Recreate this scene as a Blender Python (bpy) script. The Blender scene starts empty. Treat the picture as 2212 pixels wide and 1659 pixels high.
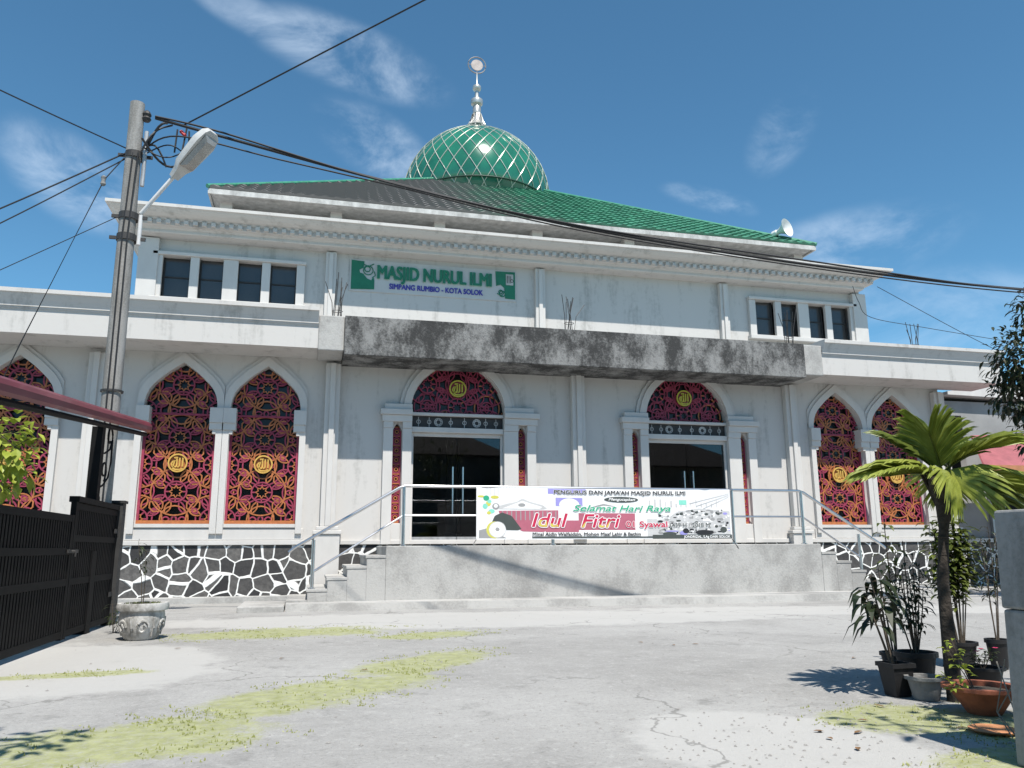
import bpy, bmesh, math, random
from math import sin, cos, pi, radians, sqrt, atan2, exp, log, tan
from mathutils import Vector, Matrix
random.seed(7)
SC = bpy.context.scene
COL = SC.collection

# ------------------------------------------------------------------ camera
cam_d = bpy.data.cameras.new('camera'); cam = bpy.data.objects.new('camera', cam_d); COL.objects.link(cam)
YAW, PITCH, ROLL = radians(13.998), radians(11.679), radians(-0.354)
fw = Vector((sin(YAW)*cos(PITCH), cos(YAW)*cos(PITCH), sin(PITCH)))
rt = Vector((cos(YAW), -sin(YAW), 0)); up = rt.cross(fw)
r2 = cos(ROLL)*rt + sin(ROLL)*up; u2 = -sin(ROLL)*rt + cos(ROLL)*up
mw = Matrix((r2, u2, -fw)).transposed().to_4x4(); mw.translation = Vector((0, -16.8, 1.0))
cam.matrix_world = mw
cam_d.sensor_width = 36; cam_d.lens = 1720/2212*36
cam_d.clip_start = .05; cam_d.clip_end = 3000
SC.camera = cam

# ------------------------------------------------------------------ light
SUN = Vector((.10, -1, 1.8)).normalized()
sun_d = bpy.data.lights.new('sun', 'SUN'); sun_d.energy = 5.0; sun_d.angle = radians(.5); sun_d.color = (1, .945, .865)
sun = bpy.data.objects.new('sun', sun_d); COL.objects.link(sun)
sun.rotation_euler = SUN.to_track_quat('Z', 'Y').to_euler(); sun.location = (0, -30, 50)
SC.view_settings.view_transform = 'Standard'; SC.view_settings.look = 'None'
SC.view_settings.exposure = 0.44; SC.view_settings.gamma = 1.0

W = bpy.data.worlds.new('World'); SC.world = W; W.use_nodes = True
def world():
    nt = W.node_tree; N = nt.nodes; L = nt.links; N.clear()
    out = N.new('ShaderNodeOutputWorld'); bg = N.new('ShaderNodeBackground')
    sky = N.new('ShaderNodeTexSky'); sky.sky_type = 'NISHITA'; sky.sun_disc = False
    sky.sun_elevation = math.asin(SUN.z); sky.sun_rotation = atan2(SUN.x, SUN.y)
    sky.air_density = 1.0; sky.dust_density = .25; sky.ozone_density = 1.6; sky.altitude = 1800
    tc = N.new('ShaderNodeTexCoord')
    # thin wisps of cloud: each is a stretched patch of sky, broken up by noise
    nz = N.new('ShaderNodeTexNoise'); nz.inputs['Scale'].default_value = 7.0; nz.inputs['Detail'].default_value = 8; nz.inputs['Roughness'].default_value = .62
    nz.inputs['Distortion'].default_value = .4
    mp = N.new('ShaderNodeMapping'); mp.inputs['Scale'].default_value = (1, 1, 1.7); mp.inputs['Rotation'].default_value = (0, radians(25), 0)
    L.new(tc.outputs['Generated'], mp.inputs['Vector']); L.new(mp.outputs[0], nz.inputs['Vector'])
    total = None
    for (d, along, la, lb, amt) in CLOUDS:
        d = Vector(d).normalized(); a = Vector(along); a = (a - d*a.dot(d)).normalized(); b = d.cross(a)
        def dotn(v, off):
            n = N.new('ShaderNodeVectorMath'); n.operation = 'DOT_PRODUCT'; n.inputs[1].default_value = v
            L.new(tc.outputs['Generated'], n.inputs[0])
            m = N.new('ShaderNodeMath'); m.operation = 'MULTIPLY_ADD'; L.new(n.outputs['Value'], m.inputs[0])
            m.inputs[1].default_value = 1/off; m.inputs[2].default_value = 0
            sq = N.new('ShaderNodeMath'); sq.operation = 'MULTIPLY'; L.new(m.outputs[0], sq.inputs[0]); L.new(m.outputs[0], sq.inputs[1])
            return sq.outputs[0]
        s1 = dotn(a, la); s2 = dotn(b, lb)
        ad = N.new('ShaderNodeMath'); ad.operation = 'ADD'; L.new(s1, ad.inputs[0]); L.new(s2, ad.inputs[1])
        fr = N.new('ShaderNodeVectorMath'); fr.operation = 'DOT_PRODUCT'; fr.inputs[1].default_value = d; L.new(tc.outputs['Generated'], fr.inputs[0])
        gt = N.new('ShaderNodeMath'); gt.operation = 'GREATER_THAN'; L.new(fr.outputs['Value'], gt.inputs[0]); gt.inputs[1].default_value = .3
        mr = N.new('ShaderNodeMapRange'); mr.interpolation_type = 'SMOOTHERSTEP'
        L.new(ad.outputs[0], mr.inputs['Value']); mr.inputs['From Min'].default_value = 1.6; mr.inputs['From Max'].default_value = 0
        mr.inputs['To Max'].default_value = amt
        mu = N.new('ShaderNodeMath'); mu.operation = 'MULTIPLY'; L.new(mr.outputs[0], mu.inputs[0]); L.new(gt.outputs[0], mu.inputs[1])
        if total is None: total = mu.outputs[0]
        else:
            t = N.new('ShaderNodeMath'); t.operation = 'ADD'; L.new(total, t.inputs[0]); L.new(mu.outputs[0], t.inputs[1]); total = t.outputs[0]
    rp = N.new('ShaderNodeMapRange'); rp.interpolation_type = 'SMOOTHSTEP'
    L.new(nz.outputs['Fac'], rp.inputs['Value']); rp.inputs['From Min'].default_value = .36; rp.inputs['From Max'].default_value = .72
    cm = N.new('ShaderNodeMath'); cm.operation = 'MULTIPLY'; cm.use_clamp = True
    L.new(total, cm.inputs[0]); L.new(rp.outputs[0], cm.inputs[1])
    tint = N.new('ShaderNodeMix'); tint.data_type = 'RGBA'; tint.blend_type = 'MULTIPLY'; tint.inputs['Factor'].default_value = 1
    L.new(sky.outputs[0], tint.inputs['A']); tint.inputs['B'].default_value = SKY_TINT
    mx = N.new('ShaderNodeMix'); mx.data_type = 'RGBA'; L.new(cm.outputs[0], mx.inputs['Factor'])
    L.new(tint.outputs['Result'], mx.inputs['A']); mx.inputs['B'].default_value = (6.0, 7.0, 8.2, 1)
    L.new(mx.outputs['Result'], bg.inputs['Color']); bg.inputs['Strength'].default_value = .112
    L.new(bg.outputs[0], out.inputs['Surface'])
SKY_TINT = (.64, 1.04, 1.07, 1)
CLOUDS = [((.02, .834, .551), (.9, -.25, -.42), .11, .035, .55),
          ((.055, .878, .470), (.8, -.2, -.55), .075, .035, .5),
          ((-.265, .879, .390), (.8, .3, -.5), .075, .04, .5),
          ((.50, .73, .462), (.5, -.2, .8), .05, .03, .3),
          ((.442, .80, .406), (.9, -.3, -.3), .055, .014, .4),
          ((.575, .745, .335), (.8, -.6, .1), .12, .04, .4),
          ((.66, .70, .25), (.8, -.6, -.1), .15, .05, .25),
          ((-.10, .81, .574), (.9, .1, -.4), .06, .02, .3)]
world()

# ------------------------------------------------------------------ materials
def mat(name, col, rough=.65, var=.12, scale=2.5, stretch=(1, 1, 1), bump=0., bscale=40, metal=0., spec=.5, col2=None, detail=6, coat=0, trans=0):
    m = bpy.data.materials.new(name); m.use_nodes = True
    nt = m.node_tree; N = nt.nodes; L = nt.links; b = N['Principled BSDF']
    b.inputs['Roughness'].default_value = rough; b.inputs['Metallic'].default_value = metal; b.inputs['Specular IOR Level'].default_value = spec
    b.inputs['Coat Weight'].default_value = coat
    tc = N.new('ShaderNodeTexCoord'); mp = N.new('ShaderNodeMapping'); mp.inputs['Scale'].default_value = stretch
    L.new(tc.outputs['Object'], mp.inputs['Vector'])
    nz = N.new('ShaderNodeTexNoise'); nz.inputs['Scale'].default_value = scale; nz.inputs['Detail'].default_value = detail; nz.inputs['Roughness'].default_value = .6
    L.new(mp.outputs[0], nz.inputs['Vector'])
    cr = N.new('ShaderNodeValToRGB'); cr.color_ramp.elements[0].position = .3; cr.color_ramp.elements[1].position = .7
    if col2 is None:
        c0 = [c*(1-var) for c in col]; c1 = [min(1, c*(1+var)) for c in col]
    else: c0, c1 = col, col2
    cr.color_ramp.elements[0].color = (*c0, 1); cr.color_ramp.elements[1].color = (*c1, 1)
    L.new(nz.outputs['Fac'], cr.inputs['Fac']); L.new(cr.outputs['Color'], b.inputs['Base Color'])
    if bump:
        n2 = N.new('ShaderNodeTexNoise'); n2.inputs['Scale'].default_value = bscale; n2.inputs['Detail'].default_value = 4
        L.new(tc.outputs['Object'], n2.inputs['Vector'])
        bp = N.new('ShaderNodeBump'); bp.inputs['Strength'].default_value = bump; bp.inputs['Distance'].default_value = .02
        L.new(n2.outputs['Fac'], bp.inputs['Height']); L.new(bp.outputs[0], b.inputs['Normal'])
    if trans:
        t = N.new('ShaderNodeBsdfTranslucent'); L.new(cr.outputs['Color'], t.inputs['Color'])
        ms = N.new('ShaderNodeMixShader'); ms.inputs[0].default_value = trans
        L.new(b.outputs[0], ms.inputs[1]); L.new(t.outputs[0], ms.inputs[2]); L.new(ms.outputs[0], N['Material Output'].inputs['Surface'])
    return m

def mat_stained(name, base, dark, stain_scale=(1.2, 1.2, .35), lo=.42, hi=.62, rough=.85, fine=22, bump=.35):
    """plaster or concrete with streaky mould stains"""
    m = bpy.data.materials.new(name); m.use_nodes = True
    nt = m.node_tree; N = nt.nodes; L = nt.links; b = N['Principled BSDF']; b.inputs['Roughness'].default_value = rough
    b.inputs['Specular IOR Level'].default_value = .25
    tc = N.new('ShaderNodeTexCoord'); mp = N.new('ShaderNodeMapping'); mp.inputs['Scale'].default_value = stain_scale
    L.new(tc.outputs['Object'], mp.inputs['Vector'])
    n1 = N.new('ShaderNodeTexNoise'); n1.inputs['Scale'].default_value = 1.6; n1.inputs['Detail'].default_value = 9; n1.inputs['Roughness'].default_value = .68
    L.new(mp.outputs[0], n1.inputs['Vector'])
    n2 = N.new('ShaderNodeTexNoise'); n2.inputs['Scale'].default_value = fine; n2.inputs['Detail'].default_value = 5; n2.inputs['Roughness'].default_value = .7
    L.new(tc.outputs['Object'], n2.inputs['Vector'])
    ad = N.new('ShaderNodeMath'); ad.operation = 'MULTIPLY_ADD'; L.new(n2.outputs['Fac'], ad.inputs[0]); ad.inputs[1].default_value = .35; L.new(n1.outputs['Fac'], ad.inputs[2])
    mr = N.new('ShaderNodeMapRange'); mr.interpolation_type = 'SMOOTHSTEP'; L.new(ad.outputs[0], mr.inputs['Value'])
    mr.inputs['From Min'].default_value = lo+.17; mr.inputs['From Max'].default_value = hi+.17
    mx = N.new('ShaderNodeMix'); mx.data_type = 'RGBA'; L.new(mr.outputs[0], mx.inputs['Factor'])
    mx.inputs['A'].default_value = (*dark, 1); mx.inputs['B'].default_value = (*base, 1)
    L.new(mx.outputs['Result'], b.inputs['Base Color'])
    bp = N.new('ShaderNodeBump'); bp.inputs['Strength'].default_value = bump; bp.inputs['Distance'].default_value = .02
    L.new(n2.outputs['Fac'], bp.inputs['Height']); L.new(bp.outputs[0], b.inputs['Normal'])
    return m

WHITE = mat_stained('white_paint', (.53, .515, .495), (.38, .37, .352), (1.9, 1.9, .28), .28, .50, .6, 9, .06)
TRIM = mat('white_trim', (.545, .53, .51), .55, .06, 3, (1, 1, .4), .05, 30)
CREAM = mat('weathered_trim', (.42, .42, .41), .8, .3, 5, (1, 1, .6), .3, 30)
SLAB = mat_stained('mouldy_concrete', (.245, .245, .24), (.045, .045, .045), (1.3, 1.3, .8), .39, .67, .9, 26, .7)
CONC = mat_stained('grey_concrete', (.42, .415, .40), (.29, .285, .275), (.7, .7, .6), .36, .60, .85, 26, .35)
STEEL = mat('stainless_steel', (.62, .62, .63), .28, .05, 8, metal=1.0)
GALV = mat('galvanised_steel', (.42, .43, .44), .5, .25, 9, (1, 1, .4), metal=.55)
BLACKM = mat('black_metal', (.006, .006, .0065), .7, .3, 6, spec=.15)
DARKIRON = mat('dark_iron', (.03, .028, .027), .6, .3, 10)
CABLE = mat('black_cable', (.012, .012, .014), .6, .2, 10)
MAROON = mat('maroon_lattice', (.26, .030, .068), .55, .3, 9)
ORANGE = mat('orange_lattice', (.37, .125, .04), .5, .3, 11)
GOLD = mat('gold_letters', (.62, .38, .09), .4, .2, 12, metal=.2)
YELLOW = mat('yellow_gold', (.45, .42, .05), .4, .2, 12)
ROOM = mat('dim_room', (.30, .30, .29), .9, .2, 2)
AWN = mat('maroon_metal_roof', (.14, .020, .034), .45, .25, 6, (1, .3, 1), coat=.1)
BARK = mat('palm_bark', (.035, .028, .022), .95, .4, 14, (1, 1, 3), .8, 40)
WOOD = mat('twig_bark', (.075, .06, .045), .9, .35, 14, (1, 1, .4), .3, 60)
BLACKPOT = mat('black_plastic', (.010, .010, .011), .6, .3, 9)
GREYPOT = mat('grey_cement_pot', (.20, .20, .195), .85, .25, 9, bump=.3)
CLAY = mat('terracotta', (.27, .085, .045), .8, .3, 9, bump=.2)
SOIL = mat('soil', (.05, .04, .03), .95, .5, 25, bump=.8)

def mat_glass():
    m = bpy.data.materials.new('window_glass'); m.use_nodes = True
    nt = m.node_tree; N = nt.nodes; L = nt.links; N.remove(N['Principled BSDF'])
    t = N.new('ShaderNodeBsdfTransparent'); t.inputs['Color'].default_value = (.62, .63, .63, 1)
    g = N.new('ShaderNodeBsdfGlossy'); g.inputs['Roughness'].default_value = .02; g.inputs['Color'].default_value = (.9, .95, 1, 1)
    f = N.new('ShaderNodeFresnel'); f.inputs['IOR'].default_value = 1.5
    n = N.new('ShaderNodeTexNoise'); n.inputs['Scale'].default_value = 1.5
    bp = N.new('ShaderNodeBump'); bp.inputs['Strength'].default_value = .05; L.new(n.outputs['Fac'], bp.inputs['Height']); L.new(bp.outputs[0], g.inputs['Normal'])
    ms = N.new('ShaderNodeMixShader'); L.new(f.outputs[0], ms.inputs[0]); L.new(t.outputs[0], ms.inputs[1]); L.new(g.outputs[0], ms.inputs[2])
    L.new(ms.outputs[0], N['Material Output'].inputs['Surface']); return m
GLASS = mat_glass()
TINT = mat('tinted_glass', (.045, .045, .045), .16, .3, 1.2, (1, 1, .5), spec=.6)

DARKGLASS = mat('dark_glass', (.012, .012, .013), .2, .3, 1.2, spec=.35)
def mat_stone():
    m = bpy.data.materials.new('stone_with_white_joints'); m.use_nodes = True
    nt = m.node_tree; N = nt.nodes; L = nt.links; b = N['Principled BSDF']; b.inputs['Roughness'].default_value = .8
    tc = N.new('ShaderNodeTexCoord')
    nz = N.new('ShaderNodeTexNoise'); nz.inputs['Scale'].default_value = 2.2; nz.inputs['Detail'].default_value = 3; L.new(tc.outputs['Object'], nz.inputs['Vector'])
    vm = N.new('ShaderNodeVectorMath'); vm.operation = 'MULTIPLY_ADD'; L.new(nz.outputs['Color'], vm.inputs[0]); vm.inputs[1].default_value = (.13, 0, .13); L.new(tc.outputs['Object'], vm.inputs[2])
    mp = N.new('ShaderNodeMapping'); mp.inputs['Scale'].default_value = (1, 0, 1); L.new(vm.outputs[0], mp.inputs['Vector'])
    v = N.new('ShaderNodeTexVoronoi'); v.feature = 'DISTANCE_TO_EDGE'; v.inputs['Scale'].default_value = 3.2; v.inputs['Randomness'].default_value = .74; L.new(mp.outputs[0], v.inputs['Vector'])
    vc = N.new('ShaderNodeTexVoronoi'); vc.inputs['Scale'].default_value = 3.2; vc.inputs['Randomness'].default_value = .74; L.new(mp.outputs[0], vc.inputs['Vector'])
    ln = N.new('ShaderNodeMapRange'); L.new(v.outputs['Distance'], ln.inputs['Value']); ln.inputs['From Min'].default_value = .031; ln.inputs['From Max'].default_value = .05
    ln.inputs['To Min'].default_value = 1; ln.inputs['To Max'].default_value = 0
    n2 = N.new('ShaderNodeTexNoise'); n2.inputs['Scale'].default_value = 14; n2.inputs['Detail'].default_value = 6; L.new(tc.outputs['Object'], n2.inputs['Vector'])
    sv = N.new('ShaderNodeSeparateColor'); L.new(vc.outputs['Color'], sv.inputs[0])
    mu = N.new('ShaderNodeMath'); mu.operation = 'MULTIPLY'; L.new(sv.outputs[0], mu.inputs[0]); L.new(n2.outputs['Fac'], mu.inputs[1])
    cr = N.new('ShaderNodeValToRGB'); cr.color_ramp.elements[0].color = (.022, .022, .024, 1); cr.color_ramp.elements[1].color = (.13, .125, .12, 1); cr.color_ramp.elements[1].position = .6
    L.new(mu.outputs[0], cr.inputs['Fac'])
    mx = N.new('ShaderNodeMix'); mx.data_type = 'RGBA'; L.new(ln.outputs[0], mx.inputs['Factor']); L.new(cr.outputs['Color'], mx.inputs['A']); mx.inputs['B'].default_value = (.80, .80, .78, 1)
    L.new(mx.outputs['Result'], b.inputs['Base Color'])
    hs = N.new('ShaderNodeMath'); hs.operation = 'MULTIPLY_ADD'; L.new(n2.outputs['Fac'], hs.inputs[0]); hs.inputs[1].default_value = .5; L.new(ln.outputs[0], hs.inputs[2])
    bp = N.new('ShaderNodeBump'); bp.inputs['Strength'].default_value = .7; bp.inputs['Distance'].default_value = .03; L.new(hs.outputs[0], bp.inputs['Height']); L.new(bp.outputs[0], b.inputs['Normal'])
    return m
STONE = mat_stone()

def mat_ground():
    m = bpy.data.materials.new('worn_concrete_yard'); m.use_nodes = True
    nt = m.node_tree; N = nt.nodes; L = nt.links; b = N['Principled BSDF']; b.inputs['Roughness'].default_value = .9; b.inputs['Specular IOR Level'].default_value = .2
    tc = N.new('ShaderNodeTexCoord'); O = tc.outputs['Object']
    def noise(s, d=6, r=.6, dist=0):
        n = N.new('ShaderNodeTexNoise'); n.inputs['Scale'].default_value = s; n.inputs['Detail'].default_value = d; n.inputs['Roughness'].default_value = r; n.inputs['Distortion'].default_value = dist
        L.new(O, n.inputs['Vector']); return n.outputs['Fac']
    def rng(v, a, c, x=0, y=1):
        r = N.new('ShaderNodeMapRange'); r.interpolation_type = 'SMOOTHSTEP'; L.new(v, r.inputs['Value'])
        r.inputs['From Min'].default_value = a; r.inputs['From Max'].default_value = c; r.inputs['To Min'].default_value = x; r.inputs['To Max'].default_value = y; return r.outputs[0]
    def math_(op, a, c):
        n = N.new('ShaderNodeMath'); n.operation = op
        for i, q in enumerate((a, c)):
            if isinstance(q, (int, float)): n.inputs[i].default_value = q
            else: L.new(q, n.inputs[i])
        return n.outputs[0]
    def mix(f, a, c):
        n = N.new('ShaderNodeMix'); n.data_type = 'RGBA'; L.new(f, n.inputs['Factor'])
        for k, q in (('A', a), ('B', c)):
            if isinstance(q, tuple): n.inputs[k].default_value = (*q, 1)
            else: L.new(q, n.inputs[k])
        return n.outputs['Result']
    big = noise(.35, 7, .6, .5); mid = noise(2.2, 8, .7); fine = noise(38, 5, .75); peb = noise(90, 3, .6)
    c = mix(rng(big, .35, .65), (.275, .271, .262), (.35, .346, .335))
    c = mix(rng(mid, .46, .74, 0, .5), c, (.37, .367, .355))
    c = mix(rng(mid, .46, .30, 0, .75), c, (.20, .198, .19))
    c = mix(rng(fine, .54, .70, 0, .7), c, (.17, .168, .16))
    c = mix(rng(fine, .46, .30, 0, .6), c, (.46, .455, .44))
    med = noise(10, 6, .8, .3)
    c = mix(rng(med, .53, .68, 0, .5), c, (.22, .217, .208)); c = mix(rng(med, .46, .32, 0, .5), c, (.47, .465, .45))
    c = mix(rng(peb, .60, .70, 0, .7), c, (.13, .128, .12))
    dust = None
    for (x, y, a, bb, an) in DUST:
        mp = N.new('ShaderNodeMapping'); mp.vector_type = 'TEXTURE'; mp.inputs['Location'].default_value = (x, y, 0); mp.inputs['Rotation'].default_value = (0, 0, an); mp.inputs['Scale'].default_value = (a, bb, 50)
        L.new(O, mp.inputs['Vector'])
        ln = N.new('ShaderNodeVectorMath'); ln.operation = 'LENGTH'; L.new(mp.outputs[0], ln.inputs[0])
        q = rng(ln.outputs['Value'], 1.2, .6); dust = q if dust is None else math_('MAXIMUM', dust, q)
    dk = rng(math_('ADD', math_('MULTIPLY', mid, .9), math_('MULTIPLY', dust, .5)), .62, .85, 0, .75)
    c = mix(dk, c, (.43, .425, .41))
    vo = N.new('ShaderNodeTexVoronoi'); vo.feature = 'DISTANCE_TO_EDGE'; vo.inputs['Scale'].default_value = .28
    wv = N.new('ShaderNodeTexNoise'); wv.inputs['Scale'].default_value = 1.3; wv.inputs['Detail'].default_value = 6; L.new(O, wv.inputs['Vector'])
    va = N.new('ShaderNodeVectorMath'); va.operation = 'MULTIPLY_ADD'; L.new(wv.outputs['Color'], va.inputs[0]); va.inputs[1].default_value = (1.6, 1.6, 0); L.new(O, va.inputs[2]); L.new(va.outputs[0], vo.inputs['Vector'])
    ck = math_('MULTIPLY', rng(vo.outputs['Distance'], .006, .002, 0, .5), rng(big, .42, .58))
    c = mix(ck, c, (.10, .098, .09))
    # moss stains, each with an outline of its own: centre, half length, half width, turn
    pat = None
    for (x, y, a, bb, an) in MOSS:
        mp = N.new('ShaderNodeMapping'); mp.vector_type = 'TEXTURE'; mp.inputs['Location'].default_value = (x, y, 0); mp.inputs['Rotation'].default_value = (0, 0, an); mp.inputs['Scale'].default_value = (a, bb, 50)
        L.new(O, mp.inputs['Vector'])
        ln = N.new('ShaderNodeVectorMath'); ln.operation = 'LENGTH'; L.new(mp.outputs[0], ln.inputs[0])
        q = rng(ln.outputs['Value'], 1.25, .35)
        pat = q if pat is None else math_('MAXIMUM', pat, q)
    nn = math_('ADD', math_('MULTIPLY', noise(1.1, 8, .7, .4), .8), math_('MULTIPLY', fine, .25))
    mk = rng(math_('ADD', math_('ADD', nn, math_('MULTIPLY', mid, .25)), math_('MULTIPLY', pat, .46)), .90, 1.07, 0, .92)
    mk = math_('MULTIPLY', mk, rng(math_('ADD', math_('MULTIPLY', fine, .6), math_('MULTIPLY', noise(14, 6, .75), .6)), .42, .66, .35, 1))
    c = mix(mk, c, mix(rng(noise(9, 6, .7), .3, .7), (.235, .25, .10), (.36, .375, .19)))
    L.new(c, b.inputs['Base Color'])
    h = math_('ADD', math_('MULTIPLY', fine, .6), math_('ADD', math_('MULTIPLY', peb, .5), mid))
    bp = N.new('ShaderNodeBump'); bp.inputs['Strength'].default_value = .55; bp.inputs['Distance'].default_value = .02; L.new(h, bp.inputs['Height']); L.new(bp.outputs[0], b.inputs['Normal'])
    return m
MOSS = [(-1.0, -11.9, 1.3, .8, .5), (.1, -10.7, 1.5, .7, .75), (1.05, -9.3, 1.35, .6, .85), (-.2, -6.2, 1.9, .9, .1), (1.5, -7.0, 1.0, .5, .3), (3.5, -12.5, .8, .6, .1), (4.1, -12.9, .9, .7, 0), (3.4, -13.4, .8, .35, .2), (-1.9, -9.2, .9, .25, .1), (2.9, -13.9, .6, .35, 0)]
DUST = [(2.5, -5.0, 5.5, 1.5, -.12), (8.5, -5.2, 4.5, 1.0, -.25), (-2.0, -8.6, 1.4, 2.0, .3), (2.4, -12.8, .8, .9, .2)]
GROUND = mat_ground()

def mat_leaf(name, c0, c1, trans=.25, rough=.45, scale=5):
    return mat(name, c0, rough, 0, scale, col2=c1, trans=trans, spec=.35)
LEAF_PALM = mat_leaf('palm_leaf', (.17, .22, .028), (.40, .44, .10), .3, .4, 7)
LEAF_PALM2 = mat_leaf('dark_palm_leaf', (.07, .11, .02), (.20, .24, .05), .25, .42, 9)  # darker green for some of the back fronds
LEAF_DARK = mat_leaf('dark_leaf', (.015, .022, .010), (.035, .048, .02), .15, .4)
LEAF_MID = mat_leaf('olive_leaf', (.05, .07, .012), (.13, .16, .03), .25)
LEAF_LIGHT = mat_leaf('bright_leaf', (.22, .28, .03), (.42, .48, .08), .3)
LEAF_SHADE = mat_leaf('deep_green_leaf', (.02, .03, .012), (.055, .075, .022), .2)

# ------------------------------------------------------------------ mesh helpers
def anc(o):
    v = Vector((0, 0, 0))
    while o is not None: v += o.location; o = o.parent
    return v
def place(o, parent, loc, local=False):
    o.parent = parent
    o.location = Vector(loc or (0, 0, 0)) - (Vector((0, 0, 0)) if local else anc(parent))
class MB:
    def __init__(s): s.v = []; s.f = []; s.m = []
    def quad(s, pts, mi=0):
        n = len(s.v); s.v += [tuple(p) for p in pts]; s.f.append(tuple(range(n, n+len(pts)))); s.m.append(mi)
    def box(s, x0, x1, y0, y1, z0, z1, mi=0):
        n = len(s.v)
        s.v += [(x, y, z) for z in (z0, z1) for y in (y0, y1) for x in (x0, x1)]
        for f in ((0, 2, 3, 1), (4, 5, 7, 6), (0, 1, 5, 4), (2, 6, 7, 3), (0, 4, 6, 2), (1, 3, 7, 5)):
            s.f.append(tuple(n+i for i in f)); s.m.append(mi)
    def tube(s, path, r, n=8, mi=0, caps=True, r1=None):
        path = [Vector(p) for p in path]; k = len(path); base = len(s.v)
        ref = Vector((0, 0, 1))
        for i, p in enumerate(path):
            t = (path[min(i+1, k-1)] - path[max(i-1, 0)]).normalized()
            rf = ref if abs(t.dot(ref)) < .95 else Vector((1, 0, 0))
            a = t.cross(rf).normalized(); b = a.cross(t)
            rr = r if r1 is None else r + (r1-r)*i/max(1, k-1)
            if isinstance(r, (list, tuple)): rr = r[i]
            for j in range(n):
                an = 2*pi*j/n; s.v.append(tuple(p + a*cos(an)*rr + b*sin(an)*rr))
        for i in range(k-1):
            for j in range(n):
                s.f.append((base+i*n+j, base+i*n+(j+1) % n, base+(i+1)*n+(j+1) % n, base+(i+1)*n+j)); s.m.append(mi)
        if caps:
            s.f.append(tuple(base+j for j in range(n))); s.m.append(mi)
            s.f.append(tuple(base+(k-1)*n+j for j in range(n))); s.m.append(mi)
    def lathe(s, prof, c=(0, 0, 0), n=24, mi=0, caps=True, sq=0):
        base = len(s.v); k = len(prof)
        for r, z in prof:
            for j in range(n):
                a = 2*pi*(j+.5)/n
                s.v.append((c[0]+r*cos(a), c[1]+r*sin(a), c[2]+z))
        for i in range(k-1):
            for j in range(n):
                s.f.append((base+i*n+j, base+i*n+(j+1) % n, base+(i+1)*n+(j+1) % n, base+(i+1)*n+j)); s.m.append(mi)
        if caps:
            s.f.append(tuple(base+j for j in range(n))); s.m.append(mi); s.f.append(tuple(base+(k-1)*n+j for j in range(n))); s.m.append(mi)
    def prism(s, poly, y0, y1, mi=0):
        """poly in X-Z, pushed along Y"""
        n = len(poly); b = len(s.v)
        s.v += [(x, y0, z) for x, z in poly] + [(x, y1, z) for x, z in poly]
        s.f.append(tuple(b+i for i in range(n))); s.f.append(tuple(b+n+i for i in reversed(range(n)))); s.m += [mi, mi]
        for i in range(n):
            j = (i+1) % n; s.f.append((b+i, b+n+i, b+n+j, b+j)); s.m.append(mi)
    def band(s, inner, outer, y0, y1, mi=0):
        """strip between two open X-Z lines of the same count"""
        b = len(s.v); n = len(inner)
        for (x, z), (X, Z) in zip(inner, outer): s.v += [(x, y0, z), (X, y0, Z), (X, y1, Z), (x, y1, z)]
        for i in range(n-1):
            for j in range(4):
                s.f.append((b+i*4+j, b+i*4+(j+1) % 4, b+i*4+4+(j+1) % 4, b+i*4+4+j)); s.m.append(mi)
        s.f.append((b, b+1, b+2, b+3)); e = b+(n-1)*4; s.f.append((e, e+1, e+2, e+3)); s.m += [mi, mi]
    def sweep_rect(s, x0, x1, y0, y1, prof, sides='FLRB', mi=0):
        """moulding: profile of (outset, z) carried round a rectangle with mitred corners"""
        b = len(s.v); n = len(prof)
        corners = [(x0, y0, -1, -1), (x1, y0, 1, -1), (x1, y1, 1, 1), (x0, y1, -1, 1)]
        for (x, y, sx, sy) in corners:
            for o, z in prof: s.v.append((x+sx*o, y+sy*o, z))
        for c, nm in enumerate('FRBL'):
            if nm not in sides: continue
            d = (c+1) % 4
            for i in range(n-1):
                s.f.append((b+c*n+i, b+d*n+i, b+d*n+i+1, b+c*n+i+1)); s.m.append(mi)
    def build(s, name, mats, parent=None, smooth=False, loc=None, fix=True, bevel=0, local=False):
        me = bpy.data.meshes.new(name); me.from_pydata(s.v, [], s.f)
        if not isinstance(mats, (list, tuple)): mats = [mats]
        for m in mats: me.materials.append(m)
        if len(mats) > 1: me.polygons.foreach_set('material_index', s.m)
        if fix or bevel:
            bm = bmesh.new(); bm.from_mesh(me); bmesh.ops.recalc_face_normals(bm, faces=bm.faces)
            if bevel:
                es = [e for e in bm.edges if len(e.link_faces) == 2 and e.calc_face_angle(0) > .6]
                bmesh.ops.bevel(bm, geom=es, offset=bevel, segments=2, affect='EDGES', profile=.5, clamp_overlap=True)
            bm.to_mesh(me); bm.free()
        if smooth:
            me.polygons.foreach_set('use_smooth', [True]*len(me.polygons))
            try: me.set_sharp_from_angle(angle=radians(40))
            except Exception: pass
        o = bpy.data.objects.new(name, me); COL.objects.link(o)
        place(o, parent, loc, local)
        return o

def tag(o, label, cat, group=None, kind=None):
    if label: o['label'] = label
    if cat: o['category'] = cat
    if group: o['group'] = group
    if kind: o['kind'] = kind
    return o
def thing(name, loc, label, cat, group=None):
    o = bpy.data.objects.new(name, None); COL.objects.link(o); o.location = loc; o.empty_display_size = .2
    return tag(o, label, cat, group)
def copy_tree(o, parent=None):
    c = o.copy(); COL.objects.link(c); c.parent = parent
    for ch in list(o.children): copy_tree(ch, c)
    return c

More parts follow.
